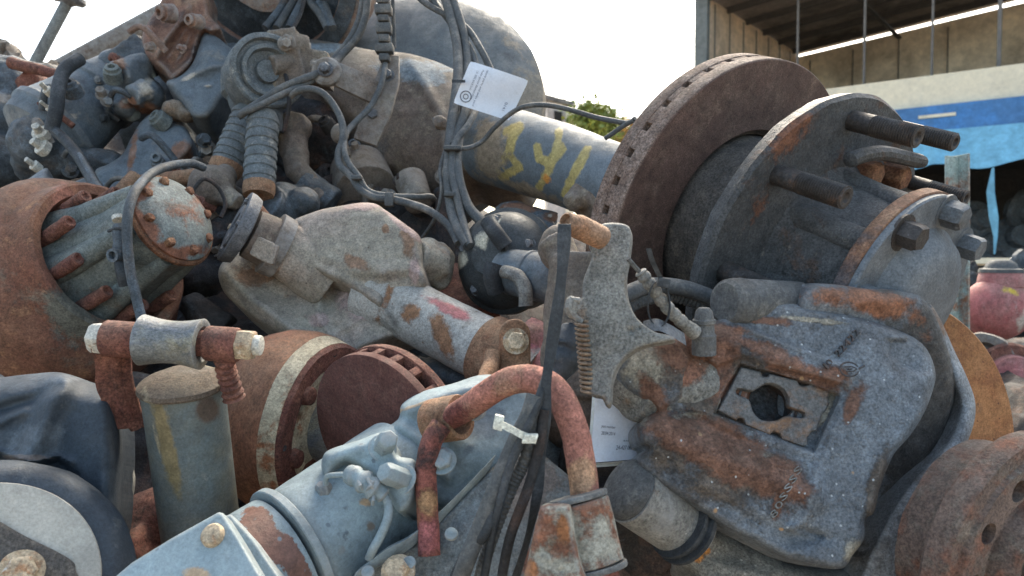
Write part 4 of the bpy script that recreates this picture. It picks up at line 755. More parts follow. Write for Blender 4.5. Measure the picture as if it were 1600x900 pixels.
make('main_body', relief(body, Plane(P(720, 700, .76), V(.05, -.85, .5)), .09, 22, .022, [('ridge', [(622, 662), (660, 690), (700, 745)], 10, .008), ('ridge', [(630, 640), (700, 612), (790, 596)], 16, .012), ('bump', (730, 700), 60, 50, .02)], 3.5, .0012), m_blue, bl, zones=[(2, (735, 700), (16, 12, -40)), (2, (760, 660), (50, 30, -30)), (1, (655, 632), (60, 4, -18))], ang=70)
low = [(548, 905), (560, 892), (598, 862), (612, 858), (630, 862), (660, 838), (710, 790), (770, 730), (820, 700), (860, 720), (905, 770), (880, 850), (800, 960), (560, 960)]
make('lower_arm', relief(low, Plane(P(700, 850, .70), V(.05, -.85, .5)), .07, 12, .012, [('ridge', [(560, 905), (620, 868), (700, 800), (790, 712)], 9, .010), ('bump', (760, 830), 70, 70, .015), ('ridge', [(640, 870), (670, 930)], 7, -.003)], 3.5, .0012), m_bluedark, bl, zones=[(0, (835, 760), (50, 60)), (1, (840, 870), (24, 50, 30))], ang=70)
make('arm_lip', G().ribbon(pts([(556, 902, .675), (600, 868, .68), (640, 846, .69), (700, 795, .71), (770, 722, .735)], k=6), V(.004, -.002, .009), V(.002, .012, .0)), m_blue, bl, bevel=.002)
make('arm_bolt', G().hexb(P(622, 893, .66), V(-.1, -.8, .6), .011, .008, .002), m_tannut, bl, wob=.0008)
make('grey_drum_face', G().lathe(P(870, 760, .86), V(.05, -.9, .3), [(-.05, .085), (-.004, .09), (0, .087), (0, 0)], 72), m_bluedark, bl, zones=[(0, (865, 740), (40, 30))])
sn = thing('sensor_plug', 'light blue painted sensor plug and short lead lying across the blue barrel', 'plug', P(580, 770, .68))
make('plug_body', G().tube(pts([(545, 741, .685), (556, 745, .68), (575, 757, .675), (592, 768, .675), (602, 776, .675)], k=5), [.006, .0085, .009, .0085, .0095, .0095, .008, .0085, .0105, .0105, .0085, .009, .0105, .0105, .0085, .0075, .0075, .007, .0075, .0065, .005], 18), m_blue, sn)
for a_, b_ in (((574, 747), (586, 770)), ((583, 752), (572, 768)), ((560, 752), (566, 764)), ((584, 775), (582, 788))): make('plug_clip', G().tube([P(*a_, .668), P((a_[0] + b_[0]) / 2, (a_[1] + b_[1]) / 2, .664), P(*b_, .668)], .0016, 8), m_blue, sn)
make('lead', G().tube(pts([(600, 774, .675), (607, 790, .673), (605, 812, .668), (594, 838, .665), (584, 856, .663), (577, 872, .668)]), .0040, 12), m_blue, sn)
make('lead', G().tube(pts([(550, 743, .68), (530, 742, .682), (511, 745, .69), (509, 758, .695)]), .0026, 10), m_blue, sn)
make('nipple', G().hexb(P(508, 775, .70), V(-.1, -.3, 1), .0075, .012, .001), m_slate, sn)
# ------------------------------------------------------------------ shock absorber with bolted eye
so = thing('shock_absorber', 'grey green shock absorber standing upright with a horizontal bolted rubber eye', 'shock absorber', P(310, 860, .74))
sa, sb = P(283, 584, .745), P(318, 860, .80); ds = (sb - sa).normalized()
make('cylinder', G().lathe(sa + ds * .008, ds, [(-.002, .030), (0, .0375), (.002, .0385)] + [(.002 + .20 * i / 40, .0385) for i in range(1, 41)], 72), m_shock, so, zones=[(0, (325, 640), (24, 26)), (1, (240, 597), (12, 7)), (2, (262, 700), (16, 90, -14)), (1, (246, 690), (4, 30, -14))])
make('end_cap', G().lathe(sa + ds * .014, -ds, [(0, .038), (.0, .0405), (.002, .0415), (.006, .0405), (.010, .034), (.013, .026), (.014, .0)], 64), m_cap, so, wob=.0012)
e0, e1 = P(221, 531, .72), P(317, 538, .72); de = (e1 - e0).normalized(); Le = (e1 - e0).length
make('eye', G().lathe(e0, de, [(0, .012), (0, .0225), (.001, .024)] + [(.002 + (Le - .004) * i / 14, .0238 - .0038 * math.sin(math.pi * i / 14)) for i in range(15)] + [(Le - .001, .024), (Le, .0225), (Le, .017), (Le - .004, .012)], 64), m_bush, so)
make('sleeve', G().lathe(P(165, 528, .72), de, [(0, .008), (0, .0160), (.0015, .017), (.030, .017), (.0315, .016), (.0315, .008)], 48), m_rustred, so)
make('inner_tube', G().cyl(P(212, 530, .72), P(345, 538, .72), .0125, n=36), m_rustred, so)
make('sleeve', G().lathe(P(323, 536, .72), de, [(0, .008), (0, .0155), (.0015, .0165), (.028, .0165), (.030, .0155), (.030, .008)], 48), m_rustred, so)
make('bolt_head', G().lathe(P(166, 529, .72), -de, [(-.002, .0145), (.001, .0158), (.010, .0155), (.0145, .0125), (.0148, 0)], 6), m_cream, so, bevel=.0012)
g = G(); g.lathe(P(371, 538, .72), de, [(-.003, .0150), (.014, .0150), (.016, .0135), (.016, 0)], 6); make('nut', g, m_tannut, so, bevel=.001); make('bolt_tip', G().cyl(P(392, 539, .72), P(409, 540, .72), .0095, n=24), m_cream, so, bevel=.0015)
g = G(); q = pts([(176, 540, .725), (180, 570, .735), (184, 605, .745), (196, 640, .755), (216, 668, .765)]); g.ribbon(q, [V(.0125, .010, 0)] * len(q), V(0, .006, 0)); make('bracket_arm', g, m_rustred, so, bevel=.002, wob=.002)
make('bracket_arm', G().tube(q, .0068, 12), m_rustred, so, wob=.0025)
q = pts([(352, 552, .72), (352, 575, .728), (358, 598, .735), (366, 622, .742)], k=5); make('threaded_tail', G().tube(q, [.0105 if i % 2 else .0085 for i in range(len(q))], 14), m_rustred, so, wob=.0015)
# ------------------------------------------------------------------ brake drum with its hub, left
dl = thing('brake_drum_hub', 'big rusty brake drum with grey green studded hub on the left side', 'brake drum', P(120, 600, 1.1))
A3 = V(.84, -.38, .39).normalized(); D3 = P(178, 402, 1.08)
make('drum', G().lathe(D3, A3, [(-.28, .15), (-.27, .172), (-.20, .168), (-.10, .160), (-.065, .155), (-.045, .143), (-.035, .128), (-.012, .120), (-.002, .1165), (0, .112), (-.004, .100), (-.03, .096), (-.05, .094), (-.05, 0)], 128), m_drum, dl, wob=.001, zones=[(0, (110, 490), (60, 40, 40)), (1, (95, 330), (30, 50, 20)), (1, (150, 470), (70, 12, 40))])
make('hub_barrel', G().lathe(D3 - A3 * .04, A3, [(0, .085), (.02, .082), (.05, .070), (.10, .062), (.155, .060), (.16, .04)], 72), m_hubgrey, dl, wob=.0015)
x3, y3 = frame(A3); g = G()
for k in range(6):
    t = R(60 * k + 10); d_ = x3 * math.cos(t) + y3 * math.sin(t); g.tube([D3 - A3 * .035 + d_ * .076, D3 + A3 * .02 + d_ * .066, D3 + A3 * .112 + d_ * .054], [.022, .017, .012], 16)
make('hub_rib', g, m_hubgrey, dl)
C3 = D3 + A3 * .118
make('cover_rim', G().lathe(C3, A3, [(0, .05), (0, .064), (.002, .066), (.006, .066), (.008, .064), (.008, .05)], 72), m_rust, dl, wob=.0012)
make('end_cover', G().lathe(C3 + A3 * .0075, A3, [(0, .061), (.004, .061), (.006, .058), (.010, .050), (.016, .040), (.018, 0)], 72), m_hubgrey, dl, wob=.0008, zones=[(0, (300, 340), (26, 12, 40)), (0, (300, 390), (26, 12)), (0, (215, 300), (22, 36, 20)), (0, (265, 395), (40, 14, 20)), (0, (225, 345), (14, 50, -35)), (0, (320, 310), (14, 30, -30)), (0, (200, 330), (30, 50, -30))])
for k in range(8):
    t = R(45 * k + 8); d_ = x3 * math.cos(t) + y3 * math.sin(t); make('cover_bolt', G().hexb(C3 + A3 * .011 + d_ * .050, A3, .0068, .011, .0015), m_rust, dl, bevel=.001, wob=.0018)
for k in range(10):
    t = R(36 * k + 14); d_ = x3 * math.cos(t) + y3 * math.sin(t); make('wheel_stud', G().stud(D3 - A3 * .02 + d_ * .086, A3, .0092, .056, .2, .003), m_rustred, dl, wob=.0012)
# ------------------------------------------------------------------ second drum and the small disc
d2 = thing('brake_drum', 'orange brown brake drum with a pale yellow painted ring behind the shock absorber', 'brake drum', P(440, 800, 1.0))
A4 = V(.93, -.33, -.12).normalized(); D4 = P(518, 668, .99)
make('drum', G().lathe(D4, A4, [(-.12, .05), (-.115, .095), (-.10, .108), (-.07, .118), (-.052, .119), (-.026, .1155)], 112), m_drum2, d2, wob=.001)
make('painted_ring', G().lathe(D4, A4, [(-.0265, .1155), (-.022, .114), (-.016, .112), (-.0055, .109)], 112), m_yring, d2)
make('drum_face', G().lathe(D4, A4, [(-.0055, .109), (0, .104), (-.002, .080), (-.012, .070), (-.02, .045)], 96), m_rustred, d2, wob=.0012)
make('hub', G().lathe(D4, A4, [(-.02, .045), (.004, .045), (.012, .046), (.028, .044), (.030, .03)], 64), m_bush, d2)
x4, y4 = frame(A4)
for k in range(6):
    t = R(60 * k + 20); make('face_lug', G().lathe(D4 + (x4 * math.cos(t) + y4 * math.sin(t)) * .076 - A4 * .006, A4, [(-.006, .013), (.010, .011), (.012, .007), (.012, 0)], 16), m_rustred, d2)
for k in range(8):
    t = R(45 * k + 5); make('face_hole', G().lathe(D4 + (x4 * math.cos(t) + y4 * math.sin(t)) * .096 - A4 * .002, A4, [(0, .0038), (.0012, .0036), (.0006, 0)], 12), m_dk, d2)
sd2 = thing('vented_disc', 'small dark red vented brake disc standing on edge between the drum and blue axle', 'brake disc', P(600, 760, .92))
A5 = V(-.56, -.78, -.28).normalized(); D5 = P(590, 684, .86)
make('face', G().lathe(D5, A5, [(-.012, .02), (-.012, .0975), (-.010, .0985), (-.001, .0985), (0, .097), (0, 0)], 96), mat('dark_red_disc', (.105, .045, .036), [((.14, .07, .055), 60, .58, .1)], .85, 0, .3, 200, grain=.3), sd2)
make('rear_plate', G().lathe(D5, A5, [(-.038, .02), (-.038, .0975), (-.036, .0985), (-.028, .0985), (-.027, .097), (-.027, .02)], 96), m_rustred, sd2); x5, y5 = frame(A5); g = G()
for k in range(22):
    a0 = 2 * math.pi * k / 22; a1 = a0 + .10; q = [D5 - A5 * .0118 + (x5 * math.cos(t) + y5 * math.sin(t)) * rr_ for rr_, t in ((.04, a0), (.04, a1), (.0972, a1), (.0972, a0))]; g.prism(q, -A5 * .0155)
make('vane', g, m_rustred, sd2, bevel=.0008); make('core', G().lathe(D5, A5, [(-.027, .03), (-.012, .03)], 40), m_dk, sd2)
# ------------------------------------------------------------------ black brake chamber in the middle
bk = thing('brake_chamber', 'round black brake chamber with peeling cream stickers behind the differential tube', 'brake chamber', P(785, 500, 1.15))
ab = V(-.42, -.86, .10).normalized(); cbk = P(792, 408, 1.16)
make('shell', G().lathe(cbk, ab, [(-.07, .05), (-.065, .068), (-.01, .074), (-.006, .081), (.006, .081), (.010, .074), (.03, .068), (.046, .050), (.052, .030), (.060, .028), (.062, 0)], 72), mat('chamber_black', (.045, .05, .052), [((.16, .15, .13), 26, .64, .05)], .5, .1, .4, 110, zones=[(.50, .46, .36, .5)]), bk, zones=[(0, (752, 372), (16, 12, -35)), (0, (720, 408), (10, 18, 20)), (0, (775, 350), (12, 5, 40))], wob=.0008)
make('port_elbow', G().tube(pts([(775, 455, 1.08), (768, 430, 1.07), (772, 412, 1.07)]), .0125, 16), m_black, bk); make('port_elbow', G().tube(pts([(762, 345, 1.1), (775, 365, 1.09), (790, 385, 1.09)]), .012, 16), m_black, bk)
for k in range(5):
    x_, y_ = frame(ab); t = R(72 * k + 20); make('shell_bolt', G().hexb(cbk + ab * .034 + (x_ * math.cos(t) + y_ * math.sin(t)) * .056, ab, .007, .008, .001), m_yoke, bk)
aj = V(.75, -.62, -.15); make('side_can', G().lathe(P(800, 425, 1.1), aj, [(-.02, 0), (-.018, .028), (.0, .033), (.03, .034), (.034, .036), (.038, .036), (.040, .034), (.085, .036), (.095, .03), (.1, 0)], 40), m_slate, bk)
make('rod_boot', G().tube(pts([(788, 425, 1.06), (808, 432, 1.04), (820, 452, 1.03), (822, 478, 1.03)]), .010, 12), m_calgrey, bk, wob=.002)
# ------------------------------------------------------------------ air spring, lower left
ab_ = thing('air_spring', 'torn dark blue grey rubber air spring with pale round plate in the lower left', 'air spring', P(60, 940, .72))
make('rubber_sleeve', relief([(-60, 598), (0, 590), (50, 584), (95, 582), (140, 596), (178, 612), (188, 640), (192, 690), (190, 760), (184, 830), (165, 880), (150, 960), (-60, 960)], Plane(P(100, 740, .72), V(.15, -.9, .25)), .04, 40, .05,
     [('ridge', [(100, 595), (78, 630), (60, 680), (40, 720)], 22, .020), ('ridge', [(0, 640), (50, 625), (90, 600)], 9, -.009), ('ridge', [(-20, 670), (40, 640)], 8, .006), ('bump', (140, 680), 40, 80, .012), ('ridge', [(0, 706), (50, 722), (90, 712), (112, 722)], 4, .006), ('ridge', [(0, 716), (50, 735), (90, 724), (115, 745)], 7, -.012), ('ridge', [(165, 630), (172, 720), (165, 820)], 18, .008)], 3.5, .0012), m_boot, ab_, zones=[(0, (45, 690), (50, 30, -20)), (0, (100, 590), (60, 10)), (1, (40, 715), (60, 5))], ang=80)
ar = V(.42, -.80, .42).normalized(); cr = P(-30, 922, .60)
make('bead_ring', G().lathe(cr - ar * .004, ar, [(-.08, .10), (-.05, .112), (-.03, .110), (-.012, .104), (-.004, .098), (0, .090), (0, .05)], 110), m_boot, ab_, wob=.0012)
make('end_plate', G().lathe(cr, ar, [(-.01, .07), (-.001, .0835), (.0015, .0825), (.0015, 0)], 96), m_whitering, ab_)
pl_ = Plane(cr + ar * .006, ar); make('mount_plate', relief([(-60, 780), (0, 815), (40, 838), (85, 860), (112, 876), (118, 890), (112, 930), (-60, 990)], pl_, .005, 4, .002, [], 3, .0004), m_hat, ab_, ang=60)
make('plate_bolt', G().hexb(pl_.hit(33, 893, .001), ar, .0125, .007, .0015), m_tannut, ab_, wob=.001)
tag(make('dust_shield', relief([(190, 700), (198, 712), (206, 735), (208, 755), (203, 785), (192, 815), (196, 842), (186, 836), (180, 800), (184, 740)], Plane(P(195, 770, .80), V(-.1, -.99, .1)), .004, 3, .001, [], 2, 0), m_whitering), 'thin pale curved plastic shield edge between the air spring and shock absorber', 'shield')
# ------------------------------------------------------------------ bushes and boots left of the housing
rb = thing('rubber_bush', 'large grey round rubber bush with grooved rings left of the axle housing', 'bush', P(400, 170, 1.42))
arb = V(.55, -.83, .05).normalized(); crb = P(418, 112, 1.38)
make('outer_ring', G().lathe(crb, arb, [(-.06, .05), (-.058, .066), (-.02, .069), (-.012, .065), (-.004, .065), (0, .068), (.010, .068), (.013, .064), (.013, .058), (.004, .055), (.004, .050), (.012, .047), (.012, .040), (.002, .037), (-.002, .022), (.006, .020), (.006, 0)], 80), m_rib, rb, wob=.0008)
make('bush_stem', G().tube(pts([(385, 110, 1.44), (386, 150, 1.44), (405, 190, 1.43), (412, 215, 1.42)]), [.045] * 8 + [.036] * 17, 28), m_rib, rb)
make('bush_neck', G().cyl(P(415, 165, 1.40), P(413, 205, 1.40), .030, .034, 32), m_dkblue, rb)
def boot(a, b, r, lbl, n=7):
    t = thing('torque_boot', lbl, 'boot', b, 'ribbed boots left of the axle housing'); d = (b - a).normalized(); L = (b - a).length; pr = [(0, r * .8)]
    for k in range(n):
        z0 = L * (.06 + .78 * k / n); pr += [(z0, r * .94), (z0 + L * .03, r), (z0 + L * .075, r), (z0 + L * .085, r * .93)]
    pr += [(L * .86, r * .95), (L * .87, r * .9)]; make('ribbed_sleeve', G().lathe(a, d, pr, 48), m_rib, t, wob=.0008)
    make('rust_ring', G().lathe(a, d, [(L * .86, r * .7), (L * .86, r * .97), (L * .95, r * .99), (L, r * .9), (L, r * .4), (L * .96, 0)], 40), m_clamp, t, wob=.0008)
boot(P(392, 172, 1.40), P(350, 270, 1.36), .030, 'slanting ribbed grey boot with a rusty end ring')
boot(P(412, 178, 1.33), P(404, 306, 1.28), .027, 'upright ribbed grey boot with orange end ring above the dark yoke')
# ------------------------------------------------------------------ upper left axle end
ul = thing('axle_carrier', 'slate blue axle carrier with round brake chamber and rusty pad frame at upper left', 'axle carrier', P(200, 300, 1.6))
a6 = (P(190, 125, 1.62) - P(80, 205, 1.52)).normalized(); p6 = P(80, 205, 1.52)
make('chamber', G().lathe(p6, a6, [(-.05, 0), (-.048, .05), (-.03, .082), (-.004, .088), (.002, .094), (.014, .094), (.020, .088), (.05, .082), (.10, .074), (.115, .073), (.12, .078), (.135, .078), (.14, .07), (.19, .06), (.2, 0)], 72), m_slate, ul, wob=.001, zones=[(0, (185, 95), (10, 14)), (1, (120, 180), (12, 8))])
g = G(); g.ball(P(205, 150, 1.56), .06, .05, .05); g.ball(P(180, 100, 1.58), .035, .03, .03); g.cyl(P(185, 120, 1.5), P(225, 105, 1.55), .03); g.ball(P(235, 150, 1.54), .028, .03, .03); g.cyl(P(205, 150, 1.47), P(232, 140, 1.5), .022); g.ball(P(195, 168, 1.52), .022, .03, .02); g.box(P(215, 95, 1.58), V(.03, 0, .02), V(0, .03, 0), V(-.02, 0, .03))
make('slack_adjuster', g, m_slate, ul, cast=(.0045, 1, .004), zones=[(0, (202, 160), (16, 12)), (1, (195, 158), (8, 6)), (1, (228, 140), (14, 20)), (0, (185, 100), (12, 16)), (0, (240, 170), (20, 12))])
make('knuckle_block', relief([(318, 48), (330, 52), (350, 66), (364, 80), (370, 100), (371, 128), (352, 150), (330, 180), (318, 186), (300, 182), (282, 160), (262, 136), (262, 126), (282, 118), (300, 100), (310, 76)], Plane(P(320, 120, 1.50), V(.1, -.9, .35)), .12, 16, .02, [('ridge', [(268, 128), (330, 105), (368, 98)], 6, .005), ('bump', (325, 90), 26, 26, .02), ('bump', (325, 133), 7, 3, .006)], 3.5, .002), m_slate, ul, zones=[(1, (295, 120), (16, 4, -25)), (1, (325, 134), (8, 3))], ang=60)
make('pad_frame', relief([(250, 5), (268, -30), (320, -30), (325, 0), (328, 25), (345, 44), (330, 50), (316, 48), (306, 74), (298, 100), (275, 122), (266, 124), (254, 108), (240, 98), (228, 84), (222, 60), (228, 40)], Plane(P(280, 60, 1.52), V(.15, -.93, .2)), .09, 8, .012, [('pit', [(284, 38), (300, 32), (306, 52), (296, 90), (270, 112), (250, 92), (262, 66)], .02, 5), ('ridge', [(292, 12), (262, 60), (244, 84)], 8, .008), ('ridge', [(298, 10), (304, 40), (328, 48)], 7, .008), ('ridge', [(290, 45), (275, 70), (262, 90)], 5, .006), ('ridge', [(297, 55), (287, 80), (272, 104)], 4, .006)], 3, .003), m_pad, ul, ang=60)
g = G(); g.ball(P(278, 172, 1.51), .028, .04, .020); g.ball(P(292, 180, 1.50), .018, .03, .014); make('mud_lump', g, mat('dry_mud', (.22, .18, .14), [((.25, .18, .13), 30, .56, .08)], .95, 0, .9, 90), ul, cast=(.004, 3, .004))
make('arm_beam', relief([(148, 268), (170, 256), (192, 240), (205, 215), (222, 188), (240, 178), (262, 190), (290, 200), (300, 230), (270, 262), (235, 285), (200, 310), (160, 300)], Plane(P(220, 240, 1.45), V(0, -.85, .5)), .08, 12, .015, [('ridge', [(205, 240), (235, 190)], 10, .006), ('ridge', [(190, 250), (200, 300)], 8, -.004)], 4, .002), m_slate, ul, zones=[(0, (208, 235), (7, 40, 10)), (0, (285, 240), (20, 30))], ang=60)
dr6 = V(.55, -.55, -.62).normalized(); make('drum_rim', G().lathe(P(398, -62, 1.62), V(-.25, -.75, -.6), [(-.12, .22), (-.10, .245), (-.01, .245), (0, .235), (0, .195), (-.02, .185), (-.02, .12), (-.005, .11), (-.005, 0)], 100), m_pad, ul, wob=.0015)
make('drum_band', G().lathe(P(398, -62, 1.62), V(-.25, -.75, -.6), [(-.008, .232), (.003, .231), (.003, .196), (-.008, .195)], 100), m_dkblue, ul)
for (u, v, w_, h_, a_) in ((79, 146, 7, 11, 10), (82, 174, 5, 12, 0), (66, 212, 13, 12, 30), (72, 234, 13, 9, -10), (60, 263, 8, 9, 0)):
    q = P(u, v, 1.41); ca_, sa_ = math.cos(R(a_)), math.sin(R(a_)); k_ = 1.41 / F
    tag(make('air_fitting', G().lathe(q, V(sa_ * .6 - .2, -.75, .4), [(0, 0), (0, w_ * k_), (.012, w_ * k_ * .9), (.014, w_ * k_ * .5), (.03, w_ * k_ * .45), (.031, 0)], 18), m_cream, wob=.003), {79: 'small cream plastic cap, topmost one beside the black hose at far left', 82: 'thin cream plastic cap just below the topmost one at far left', 66: 'chipped cream plastic cap in the middle of the far left row', 72: 'large cream hollow plastic cap below the chipped one at far left', 60: 'lowest small brownish cap of the far left row'}[u], 'fitting', 'cream caps at the far left')
g = G(); g.ball(P(62, 222, 1.47), .055, .05, .06); g.ball(P(50, 245, 1.5), .03, .05, .06); g.cyl(P(40, 205, 1.5), P(110, 160, 1.52), .022); g.ball(P(95, 250, 1.5), .06, .05, .04); g.ball(P(150, 255, 1.52), .06, .05, .03); make('chamber_bracket', g, m_dkblue, ul, cast=(.006, 3, .005))
cable('hose', m_black, [(125, 92, 1.44), (102, 108, 1.41), (92, 135, 1.39), (88, 170, 1.38), (80, 205, 1.38)], .0125, 'thick black hose arching down over the slate blue brake chamber', 'hose')
cable('hose', m_black, [(84, 203, 1.38), (112, 230, 1.35), (138, 270, 1.3), (158, 310, 1.22), (176, 345, 1.12), (186, 380, 1.03), (192, 420, .98), (198, 446, .98)], .0095, 'dark thick hose running diagonally down in front of the rusty left drum', 'hose')
cable('wire', m_dkblue, [(86, 205, 1.37), (118, 235, 1.34), (150, 285, 1.26), (172, 320, 1.15), (184, 345, 1.03), (186, 372, .98), (188, 400, .97)], .0052, 'thin blue grey wire beside the thick diagonal hose over the left drum', 'wire')
cable('wire', m_dkblue, [(318, 262, 1.16), (296, 255, 1.13), (262, 260, 1.08), (236, 272, 1.03), (212, 298, .98), (200, 335, .955), (199, 380, .95), (204, 425, .95), (213, 465, .95), (221, 498, .95)], .0062, 'long curved wire looping over the grey green hub and down past its cover', 'wire')
cn = thing('wire_plug', 'inline wire plug with white band strapped to the hose over the left drum', 'plug', P(188, 380, .96))
make('plug_body', G().tube(pts([(186, 352, .965), (188, 375, .96), (188, 396, .96), (189, 408, .96)], k=5), [.007, .008, .0085, .0085, .0085, .0085, .008, .009, .009, .008, .008, .0085, .0085, .009, .008, .006], 16), m_dkblue, cn); make('white_band', G().cyl(P(184, 338, .972), P(185, 344, .97), .0072, n=18), m_cream, cn)
make('tie_band', G().tube([P(170, 361, .97), P(180, 357, .955), P(192, 357, .955)], .0022, 8), m_black, cn); make('plug_socket', G().lathe(P(184, 398, .955), V(-.2, -.9, -.1), [(0, .0085), (.010, .0085), (.010, .005), (.002, .005), (.002, 0)], 20), m_dkblue, cn)
# top edge: hoses looping over a rusty drum
g = G(); g.lathe(P(470, 40, 1.95), V(.1, -.8, .3), [(-.15, .10), (-.14, .125), (0, .12), (.01, .10), (.012, 0)], 64)
tag(make('drum_end', g, m_pad, wob=.003), 'rusty drum end behind the dark hose bundle at the top of the heap', 'drum')
for i, (x0_, x1_, x2_) in enumerate(((458, 432, 414), (470, 446, 432), (482, 462, 452), (470, 500, 512), (486, 508, 516), (500, 512, 520))):
    cable('hose', m_cable if i % 2 else m_dkblue, [(x0_, -30, 1.7), ((x0_ + x1_) / 2, 2, 1.66), (x1_, 22, 1.62), (x2_, 44, 1.6)], .0085, 'one of six grey hoses fanning out over the rusty drum at the top edge', 'hose', group='hoses fanned over the rusty drum')
# pole and far beam against the sky
pp = thing('steel_pole', 'leaning grey steel pole with a flat round knob against the sky', 'pole', P(55, 95, 2.2)); pa, pb = P(56, 96, 2.2), P(104, 6, 2.2)
make('shaft', G().cyl(pa - (pb - pa) * .8, pb, .0155, n=24), m_whitering if False else mat('pole_grey', (.20, .21, .20), [((.13, .12, .11), 14, .58, .08)], .7, .1, .3), pp)
make('knob', G().lathe(P(107, 0, 2.2), (pb - pa), [(-.02, .0), (-.018, .012), (-.006, .022), (0, .040), (.012, .045), (.022, .040), (.024, 0)], 32), m_yoke, pp); make('knob_tab', G().box(P(95, -1, 2.2), V(.02, 0, -.003), V(0, .008, 0), V(0, 0, .006)), m_yoke, pp)
g = G(); g.cyl(P(90, 112, 2.3), P(262, 20, 2.35), .030, .034, 32); tag(make('axle_beam', g, m_casting, wob=.002), 'pale brown beam sloping up to the right behind the slate blue chamber', 'beam')
g = G(); 
for (u, v, r_) in ((10, 80, .05), (-10, 75, .06), (45, 100, .04), (70, 104, .03), (85, 108, .05), (115, 112, .05), (150, 108, .05)): g.ball(P(u, v + 14, 2.25), r_, r_, r_ * .9)
tag(make('rubble_pile', g, m_casting, cast=(.012, 2, .02)), 'jumbled brown rusty lumps along the skyline at the upper left', 'scrap')
# ------------------------------------------------------------------ dark parts filling the heap
def lump(name, label, cat, spec, mt, vox=.006, amp=.004, z=()):
    g = G()
    for sp_ in spec:
        if sp_[0] == 'b': g.ball(P(*sp_[1]), *sp_[2])
        else: g.cyl(P(*sp_[1]), P(*sp_[2]), *sp_[3])
    return tag(make(name, g, mt, cast=(vox * .8, 1, amp * .8), zones=z, ang=60), label, cat)
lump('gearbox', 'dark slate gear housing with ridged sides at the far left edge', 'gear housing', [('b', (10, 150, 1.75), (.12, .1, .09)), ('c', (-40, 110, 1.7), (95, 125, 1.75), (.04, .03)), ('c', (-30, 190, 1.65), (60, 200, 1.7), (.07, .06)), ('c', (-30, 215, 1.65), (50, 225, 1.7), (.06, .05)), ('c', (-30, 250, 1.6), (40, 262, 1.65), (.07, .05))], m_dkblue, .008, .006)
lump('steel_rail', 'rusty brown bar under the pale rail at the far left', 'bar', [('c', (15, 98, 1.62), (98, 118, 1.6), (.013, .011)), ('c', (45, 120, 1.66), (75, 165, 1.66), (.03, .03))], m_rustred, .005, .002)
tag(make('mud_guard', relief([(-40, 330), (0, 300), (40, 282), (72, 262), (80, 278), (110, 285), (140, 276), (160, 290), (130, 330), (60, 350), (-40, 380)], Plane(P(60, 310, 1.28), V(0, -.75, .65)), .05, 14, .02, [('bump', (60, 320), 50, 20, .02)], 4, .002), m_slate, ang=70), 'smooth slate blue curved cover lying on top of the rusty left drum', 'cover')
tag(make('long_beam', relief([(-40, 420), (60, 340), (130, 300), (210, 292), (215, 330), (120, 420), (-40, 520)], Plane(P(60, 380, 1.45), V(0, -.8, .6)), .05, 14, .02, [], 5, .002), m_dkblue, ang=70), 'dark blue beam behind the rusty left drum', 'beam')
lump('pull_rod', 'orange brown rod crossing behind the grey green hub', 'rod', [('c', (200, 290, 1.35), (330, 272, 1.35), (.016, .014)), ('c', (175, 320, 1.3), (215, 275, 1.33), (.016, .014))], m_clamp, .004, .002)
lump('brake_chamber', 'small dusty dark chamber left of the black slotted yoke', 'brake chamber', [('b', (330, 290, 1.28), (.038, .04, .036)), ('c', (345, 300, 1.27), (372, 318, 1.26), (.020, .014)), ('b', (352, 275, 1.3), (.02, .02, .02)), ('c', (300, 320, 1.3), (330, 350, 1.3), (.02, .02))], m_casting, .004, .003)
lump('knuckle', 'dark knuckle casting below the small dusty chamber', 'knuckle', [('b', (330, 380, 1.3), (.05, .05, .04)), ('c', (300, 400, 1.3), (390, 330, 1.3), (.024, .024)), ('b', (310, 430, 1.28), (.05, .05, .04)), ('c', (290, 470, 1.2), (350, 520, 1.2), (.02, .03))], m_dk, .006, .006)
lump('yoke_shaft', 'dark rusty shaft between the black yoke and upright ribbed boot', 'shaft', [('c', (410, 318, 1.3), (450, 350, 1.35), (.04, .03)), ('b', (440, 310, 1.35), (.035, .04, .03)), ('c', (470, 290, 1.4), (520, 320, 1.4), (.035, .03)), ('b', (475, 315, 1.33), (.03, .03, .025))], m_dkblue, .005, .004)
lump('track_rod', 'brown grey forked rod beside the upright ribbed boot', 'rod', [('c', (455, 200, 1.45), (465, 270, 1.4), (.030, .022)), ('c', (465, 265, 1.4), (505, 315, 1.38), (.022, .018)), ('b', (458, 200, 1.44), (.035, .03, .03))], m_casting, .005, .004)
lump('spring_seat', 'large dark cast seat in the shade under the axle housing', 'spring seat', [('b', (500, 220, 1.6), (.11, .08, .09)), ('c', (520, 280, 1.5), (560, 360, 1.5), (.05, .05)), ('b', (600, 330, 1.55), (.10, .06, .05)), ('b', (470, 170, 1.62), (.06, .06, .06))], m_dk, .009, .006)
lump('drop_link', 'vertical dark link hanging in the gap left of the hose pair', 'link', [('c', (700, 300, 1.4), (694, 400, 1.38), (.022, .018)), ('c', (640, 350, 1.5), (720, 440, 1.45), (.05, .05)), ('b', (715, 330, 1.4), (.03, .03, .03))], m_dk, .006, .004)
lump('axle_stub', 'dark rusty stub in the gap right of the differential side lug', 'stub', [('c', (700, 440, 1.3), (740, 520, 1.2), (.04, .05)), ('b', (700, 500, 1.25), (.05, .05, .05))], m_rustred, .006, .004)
lump('bent_plate', 'crumpled rust and blue steel scrap under the painted axle tube', 'scrap', [('c', (790, 330, 1.3), (870, 345, 1.28), (.018, .014)), ('c', (835, 350, 1.25), (872, 375, 1.24), (.022, .018)), ('b', (800, 325, 1.32), (.03, .03, .012))], m_slate, .004, .004, [(0, (810, 325), (40, 12)), (0, (860, 340), (16, 10)), (1, (858, 338), (6, 4))])
